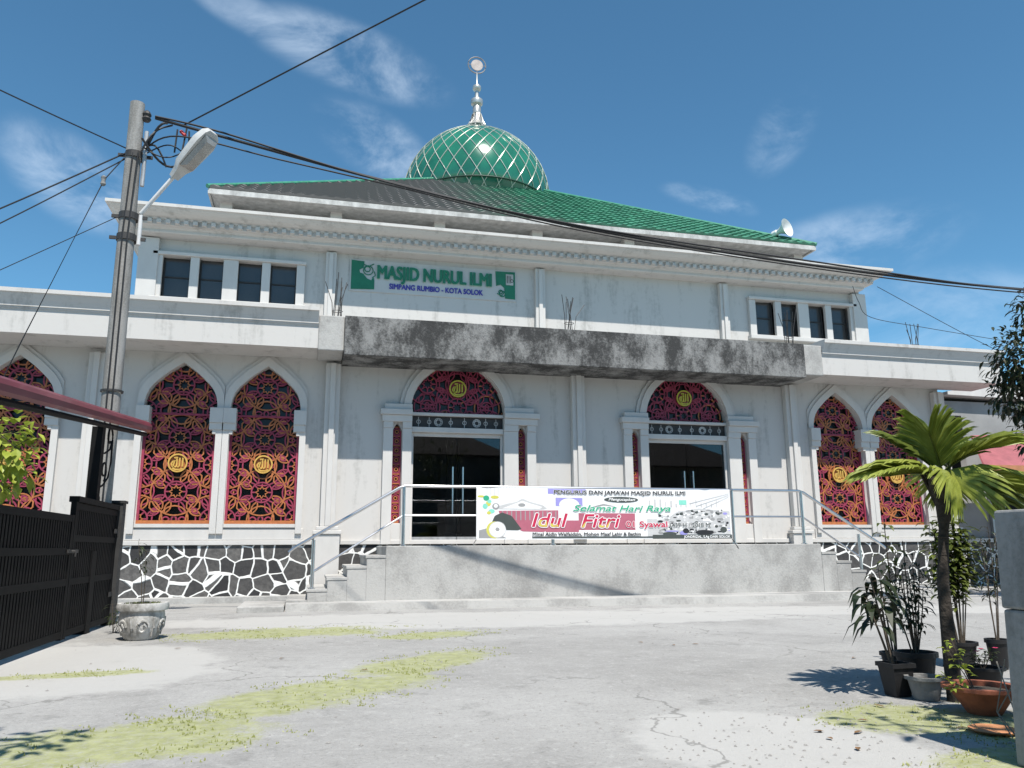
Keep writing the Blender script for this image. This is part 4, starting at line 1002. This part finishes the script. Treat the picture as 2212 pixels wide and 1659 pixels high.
# ------------------------------------------------------------------ plants
def leaf_geo(mb, p, d, l, w, nrm=None, droop=.25, mi=0):
    """one leaf: a folded blade from p along d"""
    d = d.normalized(); s_ = d.cross(nrm or Vector((0, 0, 1)))
    if s_.length < .05: s_ = d.cross(Vector((1, 0, 0)))
    s_.normalize(); n = s_.cross(d); dn = Vector((0, 0, -1))
    c0 = p; c1 = p+d*l*.35+dn*droop*l*.08; c2 = p+d*l*.7+dn*droop*l*.3; c3 = p+d*l+dn*droop*l*.75
    k = len(mb.v); h = n*w*.12
    mb.v += [tuple(c0), tuple(c1+s_*w*.48+h), tuple(c1), tuple(c1-s_*w*.48+h), tuple(c2+s_*w*.38+h), tuple(c2), tuple(c2-s_*w*.38+h), tuple(c3)]
    mb.f += [(k, k+1, k+2), (k, k+2, k+3), (k+1, k+4, k+5, k+2), (k+2, k+5, k+6, k+3), (k+4, k+7, k+5), (k+5, k+7, k+6)]; mb.m += [mi]*6
def rdir(r, up_=.0):
    a = r.uniform(0, 2*pi); z = r.uniform(-1, 1)+up_; q = sqrt(max(0, 1-min(1, z*z))); return Vector((q*cos(a), q*sin(a), z)).normalized()
def crown_geo(blobs, n, ls, r, wr=.45, shell=.55, droop=.5):
    mb = MB()
    for (c, rad) in blobs:
        c = Vector(c); m = int(n*rad[0]*rad[1]*rad[2]) if isinstance(rad, tuple) else int(n*rad**2)
        rd = rad if isinstance(rad, tuple) else (rad,)*3
        for i in range(m):
            q = rdir(r); k = r.uniform(shell, 1)**.7*(1+.25*sin(q.x*9+c.x*5)*sin(q.z*8+c.y*7))
            p = c+Vector((q.x*rd[0], q.y*rd[1], q.z*rd[2]))*k
            leaf_geo(mb, p, (q+rdir(r)*.9+Vector((0, 0, -.2))), ls*r.uniform(.6, 1.25), ls*wr*r.uniform(.8, 1.2), None, droop)
    return mb
def broad_tree(name, label, cat, base, trunk, blobs, n, ls, m, r, group=None, wr=.45):
    t = thing(name, base, label, cat, group); base = Vector(base)
    b = MB(); b.tube([base+Vector(p) for p in trunk[0]], trunk[1], 10, r1=trunk[1]*.45)
    for (c, rad) in blobs:
        e = Vector(c); s0 = base+Vector(trunk[0][-1])-Vector((0, 0, .3)); mid = s0.lerp(e, .5)+Vector((0, 0, -.1))
        b.tube([s0, mid, e], trunk[1]*.42, 6, r1=trunk[1]*.1)
        for q in range(4):
            dd = rdir(r); rr = rad[0] if isinstance(rad, tuple) else rad
            b.tube([e, e+dd*rr*.75], trunk[1]*.1, 4, r1=.006)
    b.build('trunk', WOOD, t)
    crown_geo(blobs, n, ls, r, wr).build('crown', m, t, fix=False)
    return t
R1 = random.Random(11)
broad_tree('shrub', 'bright green leafy shrub behind the black gate', 'shrub', (-3.6, -7.0, 0), ([(0, 0, 0), (.1, 0, .8), (.2, 0, 1.6)], .05),
           [((-3.42, -7.0, 2.30), .34), ((-3.18, -7.1, 2.12), .26), ((-3.45, -7.1, 1.90), .32), ((-3.2, -6.9, 1.86), .17), ((-3.9, -7.0, 2.2), .5)], 900, .15, LEAF_LIGHT, R1, wr=.6)
broad_tree('tree', 'dark leafy tree reaching in at the right edge in front of the canopy end', 'tree', (13.6, -4.2, 0), ([(0, 0, 0), (.1, 0, 1.6), (.2, 0, 3.4)], .14),
           [((13.75, -4.2, 4.75), .62), ((14.15, -4.3, 5.75), .5), ((13.65, -4.0, 3.95), .5), ((14.4, -4, 4.5), .9), ((13.55, -4.2, 4.42), .42), ((14.2, -4.1, 3.5), .55), ((14.0, -4.1, 3.0), .4)], 950, .17, LEAF_DARK, R1)
broad_tree('tree', 'leafy shade tree just outside the left edge near the camera', 'tree', (-3.9, -14.6, 0), ([(0, 0, 0), (.1, .1, 1.8), (.3, .2, 3.5)], .12),
           [((-1.62, -14.0, 4.05), .36), ((-1.15, -13.95, 4.0), .24), ((-2.4, -14.1, 4.3), .6), ((-2.9, -14.2, 4.5), .8), ((-4.0, -14.6, 4.9), 1.1)], 520, .13, LEAF_MID, R1)
broad_tree('tree', 'leafy shade tree just outside the right edge near the camera', 'tree', (5.2, -15.3, 0), ([(0, 0, 0), (-.1, 0, 1.8), (-.3, .1, 3.4)], .12),
           [((3.55, -15.0, 4.3), .28), ((4.35, -14.9, 4.2), .55), ((4.1, -15.5, 4.2), .6), ((5.0, -15.2, 4.9), 1.0)], 240, .16, LEAF_MID, R1)

# palm: a stout trunk, leaf bases and pleated fronds
palm = thing('palm', (4.16, -12.12, 0), 'young palm with bright pleated fronds on a dark trunk among the pots', 'palm')
PB = Vector((4.16, -12.12, 0)); HEART = Vector((4.29, -12.08, 1.49))
b = MB(); tr = [PB, PB+Vector((-.005, 0, .35)), PB+Vector((.01, .01, .75)), PB+Vector((.075, .02, 1.12)), PB+Vector((.105, .03, 1.25)), HEART+Vector((0, 0, -.02))]
b.tube(tr, [.055, .046, .038, .032, .052, .07], 12)
for k in range(9): z = .1+k*.12; b.lathe([(.047-.0022*k, -.01), (.053-.0023*k, 0), (.047-.0022*k, .01)], (PB.x-.006+.07*(z/1.12)**2.2, PB.y+.015*z, z), 12, caps=False)
b.build('trunk', BARK, palm, smooth=True)
RT = Vector((cos(YAW), -sin(YAW), 0)); FWD = Vector((sin(YAW), cos(YAW), 0)); UPV = Vector((0, 0, 1))
def frond(d_side, d_fwd, d_up, length, curl, seed, wid=.29, nleaf=20):
    r = random.Random(seed); d = (RT*d_side+FWD*d_fwd+UPV*d_up).normalized()
    pts = []; p = HEART.copy(); dd = d.copy(); N_ = 12
    for i in range(N_+1):
        pts.append(p.copy()); dd = (dd+Vector((0, 0, -curl/N_))).normalized(); p = p+dd*length/N_
    o = MB(); o.tube(pts, .011, 6, r1=.003, mi=1)
    o.tube([HEART+Vector((0, 0, -.20))+d*.02, HEART+d*.05+Vector((0, 0, -.06)), pts[2]], .022, 6, r1=.012, mi=1)
    for i in range(nleaf):
        t = .20+.80*i/(nleaf-1); f = t*N_; a = int(min(f, N_-1)); q = pts[a].lerp(pts[min(a+1, N_)], f-a); tan_ = (pts[min(a+1, N_)]-pts[a]).normalized()
        sd_ = tan_.cross(UPV); sd_.normalize(); nn = sd_.cross(tan_)
        for sg in (-1, 1):
            ang = radians(60-38*t+r.uniform(-5, 5)); dl = tan_*cos(ang)+sd_*sg*sin(ang)+nn*.22
            ll = wid*(.75+.55*sin(pi*min(1, t*.9)))*r.uniform(.9, 1.08); w = .027
            dl.normalize(); ws = dl.cross(nn).normalized()
            k = len(o.v); m1 = q+dl*ll*.5+UPV*(-.02*ll); e = q+dl*ll*.9+UPV*(-.14*ll-.04*curl*ll); e2 = q+dl*ll*1.04+ws*w*.3+UPV*(-.22*ll-.05*curl*ll)
            f1 = nn*.016
            o.v += [tuple(q-ws*w*.35), tuple(q+f1), tuple(q+ws*w*.35), tuple(m1-ws*w*.5), tuple(m1+f1), tuple(m1+ws*w*.5), tuple(e-ws*w*.34), tuple(e+f1*.7), tuple(e+ws*w*.34), tuple(e2), tuple(e2-ws*w*.5)]
            o.f += [(k, k+1, k+4, k+3), (k+1, k+2, k+5, k+4), (k+3, k+4, k+7, k+6), (k+4, k+5, k+8, k+7), (k+7, k+8, k+9), (k+6, k+7, k+10)]; o.m += [0]*6
    o.build('frond', [LEAF_PALM2 if seed in (22, 24, 26, 28, 31) else LEAF_PALM, LEAF_MID], palm, fix=False)
b = MB(); b.lathe([(.036, 1.17), (.042, 1.25), (.065, 1.33), (.088, 1.40), (.092, 1.45), (.05, 1.50)], (HEART.x-.005, HEART.y, 0), 12, caps=False)
for k in range(9):
    a = k*2.4; b.tube([(HEART.x+.05*cos(a), HEART.y+.05*sin(a), 1.28), (HEART.x+.09*cos(a), HEART.y+.09*sin(a), 1.40), (HEART.x+.13*cos(a), HEART.y+.13*sin(a), 1.50)], .02, 6, r1=.010)
b.build('leaf_base', BARK, palm, smooth=True)
for k, (a, c, d, l, cu) in enumerate([(-1, -.1, .16, .40, .35), (-.92, .3, .42, .38, .6), (-.55, .5, .9, .36, .5), (-.28, -.25, 1.0, .32, .6), (.15, .4, 1.0, .36, .6), (.55, -.35, .78, .42, 1.0),
                                        (.80, .45, .66, .52, .35), (1, -.2, .32, .50, 1.1), (.95, .3, .15, .50, .9), (-.05, -1, .40, .26, 1.6), (.5, .9, .3, .42, .9)]): frond(a, c, d, l, cu, k+20)

# pots
def pot(name, label, x, y, r, h, m, square=False, rim=1.12, group=None, soil=True, taper=.72, cat='plant pot'):
    t = thing(name, (x, y, 0), label, cat, group); b = MB(); n = 4 if square else 28; k = 1.35 if square else 1
    b.lathe([(r*taper*k, .004), (r*.98*k, h*.86), (r*rim*k, h*.87), (r*rim*k, h), (r*.92*k, h), (r*.90*k, h*.80)], (x, y, 0), n)
    b.build('pot', m, t, smooth=not square)
    if soil: s_ = MB(); s_.lathe([(r*.9*k, h*.82), (r*.5*k, h*.88), (.0, h*.90)], (x, y, 0), n, caps=False); s_.build('soil', SOIL, t, smooth=True)
    return t
def stems(t, x, y, z, specs, m_leaf, r, ll=.09, lw=.03, stem_r=.006, leafy=(.45, 1), nl=7, droop=.9):
    """woody stems with leaves up their length"""
    b = MB(); lf = MB()
    for (dx, dy, h, bend) in specs:
        P = [Vector((x+dx*.15, y+dy*.15, z)), Vector((x+dx*.5+bend*.4, y+dy*.5, z+h*.4)), Vector((x+dx*.8+bend*.2, y+dy*.8, z+h*.72)), Vector((x+dx, y+dy, z+h))]
        b.tube(P, stem_r, 5, r1=stem_r*.4)
        for i in range(nl):
            u = leafy[0]+(leafy[1]-leafy[0])*(i+.5)/nl; f = u*3; a = min(2, int(f)); p = P[a].lerp(P[a+1], f-a)
            for q in range(2):
                dr = rdir(r, .1); dr.z = abs(dr.z)*.4; tw = p+dr*ll*.35; b.tube([p, tw], stem_r*.3, 3); leaf_geo(lf, tw, dr, ll*r.uniform(.7, 1.25), lw*r.uniform(.8, 1.2), None, droop)
    b.build('stem', WOOD, t); lf.build('foliage', m_leaf, t, fix=False)
R2 = random.Random(21)
GP = 'potted plants around the palm'
p1 = pot('potted_plant', 'tall square black pot at the front left of the palm, dark drooping leaves above it', 3.93, -11.86, .085, .22, BLACKPOT, True, group=GP, cat='potted plant')
stems(p1, 3.93, -11.86, .19, [(-.10, .05, .62, .02), (-.02, .06, .50, -.03), (-.16, .02, .46, .0)], LEAF_DARK, R2, .15, .055, .010, (.5, 1), 7, 1.3)
p2 = pot('potted_plant', 'round black pot behind the square one with a tall thin seedling', 4.42, -11.25, .10, .20, BLACKPOT, group=GP, cat='potted plant')
stems(p2, 4.42, -11.25, .17, [(.02, 0, 1.02, .03), (-.06, .02, .66, .0), (.10, .0, .80, -.04)], LEAF_MID, R2, .10, .036, .008, (.3, 1), 11)
p3 = pot('potted_plant', 'broad black pot left of the palm trunk with many bare dark stems', 4.30, -11.62, .135, .25, BLACKPOT, group=GP, cat='potted plant')
stems(p3, 4.30, -11.62, .22, [(-.05, .02, .55, .03), (.06, .0, .72, .02), (.0, .05, .62, -.04), (.10, -.03, .48, .02), (-.12, .03, .45, .0), (.14, .03, .66, .0), (-.02, -.04, .58, .02), (.03, .05, .82, -.02)], LEAF_DARK, R2, .08, .024, .0065, (.25, .98), 12)
p4 = pot('flower_pot', 'squat grey cement pot at the foot of the palm', 4.02, -12.02, .11, .15, GREYPOT, group=GP, rim=1.15)
p5 = pot('potted_plant', 'round black pot right of the palm trunk with a tall olive bush', 5.36, -10.9, .115, .21, BLACKPOT, group=GP, cat='potted plant')
stems(p5, 5.36, -10.9, .18, [(0, 0, .62, .0), (.09, .04, 1.05, .02), (-.16, .03, .8, 0), (.16, .04, .75, 0), (.05, .0, .9, .0), (-.06, .0, .95, .02), (.12, .0, 1.0, .03), (-.12, .05, 1.02, .0), (.02, .06, 1.08, .0), (.2, 0, .95, 0), (-.03, -.03, .85, 0)], LEAF_MID, R2, .10, .05, .006, (.42, 1), 36, .6)
p6 = pot('potted_plant', 'tall tapering black pot against the concrete gate pillar', 5.58, -11.05, .085, .24, BLACKPOT, group=GP, cat='potted plant')
stems(p6, 5.58, -11.05, .21, [(.05, 0, .95, .05), (-.04, .0, .85, .0), (.0, .0, .75, -.06), (.12, .0, .9, 0)], LEAF_DARK, R2, .075, .022, .006, (.35, 1), 16)
p7 = pot('flower_pot', 'wide low black pot with small pink flowers beside the terracotta bowl', 4.78, -11.72, .13, .14, BLACKPOT, group=GP)
stems(p7, 4.78, -11.72, .12, [(-.08, -.03, .10, 0), (.03, -.05, .13, .01), (.06, .03, .10, 0), (-.04, .06, .12, 0)], LEAF_SHADE, R2, .05, .022, .004, (.3, 1), 9, .5)
b = MB()
for (fx, fy, fz) in ((4.70, -11.77, .25), (4.83, -11.80, .27), (4.76, -11.74, .26)):
    for q in range(5): leaf_geo(b, Vector((fx, fy, fz)), Vector((cos(q*1.257), sin(q*1.257), .5)), .026, .02, None, .1)
b.build('flower', mat('pink_petal', (.50, .04, .12), .5, .2, 30), p7, fix=False)
p8 = pot('terracotta_bowl', 'wide terracotta bowl at the lower right with creeping yellow green vine', 4.02, -12.50, .19, .165, CLAY, group=GP, taper=.5, rim=1.18, cat='clay bowl')
stems(p8, 3.98, -12.52, .12, [(-.16, .10, .10, .0), (-.20, .0, .04, .0), (-.08, .14, .26, .02), (-.02, .16, .30, .0)], LEAF_LIGHT, R2, .05, .03, .004, (.2, 1), 8, .5)
b = MB(); b.lathe([(.0, .004), (.10, .004), (.125, .02), (.12, .024), (.095, .010), (.0, .009)], (0, 0, 0), 26, caps=False)
tag(b.build('saucer', mat('orange_clay', (.45, .20, .09), .8, .25, 12), loc=(3.66, -12.93, 0), smooth=True), 'orange clay saucer lying flat on the mossy concrete', 'saucer')

# decorated pot by the gate
fp_ = thing('flower_pot', (-1.86, -6.45, 0), 'old whitewashed cement flower pot with swirl relief beside the gate end', 'flower pot')
WP = mat_stained('old_whitewash', (.50, .495, .48), (.22, .215, .20), (3, 3, 2), .34, .58, .85, 18, .5)
x, y = -1.86, -6.45
b = MB(); b.lathe([(.16, .0), (.19, .03), (.235, .16), (.245, .28), (.235, .32), (.275, .33), (.285, .37), (.275, .41), (.235, .41), (.22, .36)], (x, y, 0), 36); 
def on_pot(a, z): 
    rr = .245 if z > .16 else .245-(.16-z)*.4
    return (x+rr*cos(a), y+rr*sin(a), z)
for k in range(6):
    a0 = k*pi/3-.3
    b.tube([on_pot(a0+.28*(1-.6*t/18)*cos(t*.42), .15+.085*(1-.6*t/18)*sin(t*.42)) for t in range(19)], .014, 5)
    b.tube([on_pot(a0+.5, .05), on_pot(a0+.55, .14), on_pot(a0+.5, .25)], .013, 5)
b.build('pot', WP, fp_, smooth=True)
b = MB(); b.lathe([(.225, .375), (.12, .40), (.0, .41)], (x, y, 0), 24, caps=False); b.build('soil', SOIL, fp_)
R3 = random.Random(31)
b = MB()
for k in range(170):
    a = R3.uniform(0, 2*pi); q = .2*sqrt(R3.random()); leaf_geo(b, Vector((x+q*cos(a), y+q*sin(a), .395)), rdir(R3, .8), .035, .018)
b.build('weeds', LEAF_MID, fp_, fix=False)
stems(fp_, x, y, .39, [(-.02, .0, .62, .02), (-.12, .05, .72, .03)], LEAF_DARK, R3, .10, .022, .006, (.5, 1), 7, 1.1)
gp_ = thing('ground_plant', (-2.33, -5.6, 0), 'low dry plant at the foot of the gate post', 'plant')
stems(gp_, -2.33, -5.6, 0, [(.1, .0, .30, 0), (-.05, .05, .36, 0), (.02, -.1, .25, 0), (.15, .1, .22, 0)], LEAF_SHADE, R3, .09, .03, .005, (.2, 1), 7)

# ------------------------------------------------------------------ right edge: pillar, annex, shed
PILM = mat_stained('dark_rendered_pillar', (.27, .27, .265), (.17, .17, .165), (2, 2, .6), .36, .6, .9, 30, .3)
pl_ = thing('gate_pillar', (3.36, -14.0, 0), 'square grey rendered gate pillar at the right edge', 'pillar')
b = MB(); b.box(3.225, 3.65, -14.6, -13.50, 0, .70); b.box(3.22, 3.655, -14.605, -13.495, .703, 1.17); b.v = [(vx+.05*vz, vy, vz) for vx, vy, vz in b.v]; b.build('shaft', PILM, pl_, bevel=.012)
tw = thing('dry_twigs', (3.62, -13.3, 0), 'tangle of dry grey twigs leaning on the right pillar', 'twigs')
b = MB()
for k in range(16):
    a = Vector((3.62+R3.uniform(-.05, .05), -13.32+R3.uniform(-.1, .25), R3.uniform(.0, .12)))
    b.tube([a, a+Vector((R3.uniform(-.05, .06), R3.uniform(-.1, .1), .12)), a+Vector((R3.uniform(-.08, .06), R3.uniform(-.15, .15), R3.uniform(.2, .42)))], .004, 4)
b.build('twigs', mat('dry_twig', (.22, .20, .17), .9, .3, 20), tw)
an = thing('annex_building', (18.5, 1.2, 0), 'low grey annex with a white wedge roof edge right of the mosque', 'building')
GREYW = mat('grey_wall_paint', (.26, .26, .26), .8, .12, 2)
holes('wall', [(15.46, 1.1), (22, 1.1), (22, 4.9), (15.46, 4.9)], [[(16.35, 3.0), (17.2, 3.0), (17.2, 4.5), (16.35, 4.5)], [(17.75, 1.2), (19.0, 1.2), (19.0, 3.2), (17.75, 3.2)]], 1.2, 1.4, GREYW, an)
b = MB(); b.box(15.46, 22, 1.16, 1.42, -.05, 1.09); b.build('stone_base', STONE, an)
b = MB(); b.box(15.46, 22, 1.02, 1.198, 1.093, 1.19); b.build('ledge', TRIM, an)
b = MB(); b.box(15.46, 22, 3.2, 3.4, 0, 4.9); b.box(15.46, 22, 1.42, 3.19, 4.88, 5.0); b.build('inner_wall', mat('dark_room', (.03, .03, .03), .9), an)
b = MB(); b.prism([(16.62, 5.03), (22.3, 4.95), (22.3, 5.5), (18.4, 5.36), (16.62, 5.12)], .95, 6.0); b.build('wedge_roof', TRIM, an)
b = MB(); b.box(17.72, 17.79, 1.1, 1.19, 1.2, 3.25); b.box(18.96, 19.03, 1.1, 1.19, 1.2, 3.25); b.box(17.72, 19.03, 1.1, 1.19, 3.253, 3.33); b.build('door_frame', GALV, an)
sh = thing('red_roofed_shed', (18.2, -.8, 0), 'small shed with a red roof half hidden behind the palm', 'shed')
b = MB(); RO = mat('red_roof_sheet', (.30, .09, .10), .6, .2, 4)
b.prism([(15.4, 2.88), (20.5, 2.88), (19.6, 3.95), (16.5, 3.80)], -1.2, -1.15)
b.v = [(vx, vy+(.0 if vz < 3 else 1.4), vz) for vx, vy, vz in b.v]
b.build('roof', RO, sh)
b = MB(); b.box(15.35, 20.5, -1.24, -1.205, 2.66, 2.875); b.build('fascia', mat('orange_fascia', (.38, .17, .08), .7, .2, 4), sh)
for x in (15.9, 18.0, 20.2):
    b = MB(); b.tube([(x, -1.1, 0), (x, -1.1, 2.7)], .04, 8); b.build('post', GALV, sh)
br = random.Random(8)
hb = crown_geo([((15.3, -1.8, .55), .42), ((15.9, -1.7, .6), .5), ((16.6, -1.7, .5), .45)], 420, .10, br)
tag(hb.build('low_hedge', LEAF_SHADE, fix=False), 'low dark green hedge at the foot of the annex wall', 'hedge')

# grit and small stones lying on the worn concrete
gr = random.Random(77); b = MB()
for k in range(900):
    if k < 620: x, y = gr.gauss(2.6, .9), gr.gauss(-13.0, 1.0)
    else: x, y = gr.uniform(-2.4, 9), gr.uniform(-13.5, -3.6)
    if y < -16 or x > 3.15 and y < -13.45: continue
    q = gr.uniform(.004, .013)*(1 if k < 620 else 1.3); n0 = len(b.v)
    for (dx, dy, dz) in ((1, 0, .1), (0, 1, .15), (-1, 0, .1), (0, -1, .12), (.1, .1, .75)): b.v.append((x+dx*q*gr.uniform(.6, 1.3), y+dy*q*gr.uniform(.6, 1.3), max(.001, dz*q)))
    b.f += [(n0+i, n0+(i+1) % 4, n0+4) for i in range(4)]; b.m += [0]*4
tag(b.build('grit', mat('grit_stone', (.12, .115, .11), .9, 0, 300, col2=(.42, .41, .39)), fix=False), None, None, kind='stuff')
for k in range(16):
    lb = MB(); leaf_geo(lb, Vector((0, 0, .008)), Vector((cos(k), sin(k), .05)), gr.uniform(.05, .09), .03, None, .05)
    x, y = [(gr.uniform(-1.5, 5), gr.uniform(-11, -4)), (gr.gauss(3.2, .4), gr.gauss(-12.6, .5))][k % 2]
    o = lb.build('fallen_leaf', mat('dry_leaf', (.16, .09, .04), .8, .4, 30) if k == 0 else bpy.data.materials['dry_leaf'], loc=(x, y, 0), fix=False)
    tag(o, 'small dry brown leaf lying on the worn concrete yard', 'leaf', 'dry leaves scattered over the yard')

# houses and trees added unseen behind the camera: block low sky, darken door glass
def house(x, y, w, dpt, h, rh, wall, roof, label):
    t = thing('house', (x, y, 0), label, 'house')
    hl_ = [[(x-w*.32, .05), (x-w*.18, .05), (x-w*.18, 2.1), (x-w*.32, 2.1)]] + [[(x+w*a, 1.0), (x+w*a+1.3, 1.0), (x+w*a+1.3, 2.2), (x+w*a, 2.2)] for a in (-.05, .25)]
    holes('wall', [(x-w/2, 0), (x+w/2, 0), (x+w/2, h), (x-w/2, h)], hl_, y-.2, y, wall, t)
    b = MB(); b.box(x-w/2, x-w/2+.2, y-dpt, y-.202, 0, h); b.box(x+w/2-.2, x+w/2, y-dpt, y-.202, 0, h); b.box(x-w/2+.21, x+w/2-.21, y-dpt, y-dpt+.2, 0, h); b.build('side_wall', wall, t)
    for q in hl_:
        b = MB(); x0, x1, z0, z1 = q[0][0], q[1][0], q[0][1], q[2][1]; b.box(x0, x1, y-.14, y-.12, z0, z1); b.build('window' if z0 > .5 else 'door', TINT if z0 > .5 else DARKIRON, t)
    b = MB(); o_ = .6; k = len(b.v)
    b.v += [(x-w/2-o_, y+o_, h), (x+w/2+o_, y+o_, h), (x+w/2+o_, y-dpt-o_, h), (x-w/2-o_, y-dpt-o_, h), (x-w*.2, y-dpt/2, h+rh), (x+w*.2, y-dpt/2, h+rh)]
    b.f += [(0, 1, 5, 4), (1, 2, 5), (2, 3, 4, 5), (3, 0, 4), (3, 2, 1, 0)]; b.m += [0]*5; b.build('roof', roof, t)
TANW = mat('tan_house_wall', (.22, .19, .15), .85, .15, 2); BRR = mat('brown_roof', (.035, .022, .018), .8, .3, 6)
house(-9.5, -24, 11, 9, 5.6, 2.6, TANW, BRR, 'tan house with a brown hip roof added unseen behind the camera at the left')
house(4.0, -26, 12, 9, 6.0, 2.8, mat('grey_house_wall', (.16, .17, .16), .85, .15, 2), BRR, 'grey green house with a brown hip roof added unseen behind the camera')
house(18, -24, 12, 9, 5.4, 2.6, TANW, BRR, 'tan house with a brown hip roof added unseen behind the camera at the right')
R4 = random.Random(41)
for x, y, lb in ((-2.6, -25.0, 'tree'), (11.3, -24.5, 'tree')):
    broad_tree('tree', 'round dark unseen tree added between the left and middle houses' if x < 0 else 'round dark unseen tree added between the middle and right houses', 'tree', (x, y, 0), ([(0, 0, 0), (.1, 0, 1.6), (0, 0, 3.2)], .2), [((x, y, 5), 1.9), ((x+1.1, y+.3, 4.2), 1.3), ((x-1.1, y, 4.3), 1.3)], 110, .32, LEAF_SHADE, R4)

# thin weeds and moss tufts growing in the damp patches of the yard
wr = random.Random(19); b = MB()
for (x, y, a, c, an) in MOSS:
    for k in range(int(520*a*c)+60):
        q, t = sqrt(wr.random())*.95, wr.uniform(0, 2*pi); u, v = a*q*cos(t), c*q*sin(t)
        px, py = x+u*cos(an)-v*sin(an), y+u*sin(an)+v*cos(an)
        if sin(px*5.1+py*2.3)+sin(py*6.7-px*3.1)+sin(px*13+py*11) < .2*wr.gauss(0, 2)+.1 or (px > 3.1 and py < -13.4): continue
        for j in range(3):
            h = wr.uniform(.006, .02); d = rdir(wr, .9)*h; w = wr.uniform(.003, .006); n0 = len(b.v); ox, oy = px+wr.gauss(0, .012), py+wr.gauss(0, .012)
            b.v += [(ox-w, oy, .001), (ox+w, oy, .001), (ox+d.x, oy+d.y, max(.004, d.z))]; b.f.append((n0, n0+1, n0+2)); b.m.append(0)
tag(b.build('low_weeds', mat_leaf('weed', (.24, .26, .08), (.40, .42, .17), .2), fix=False), None, None, kind='stuff')
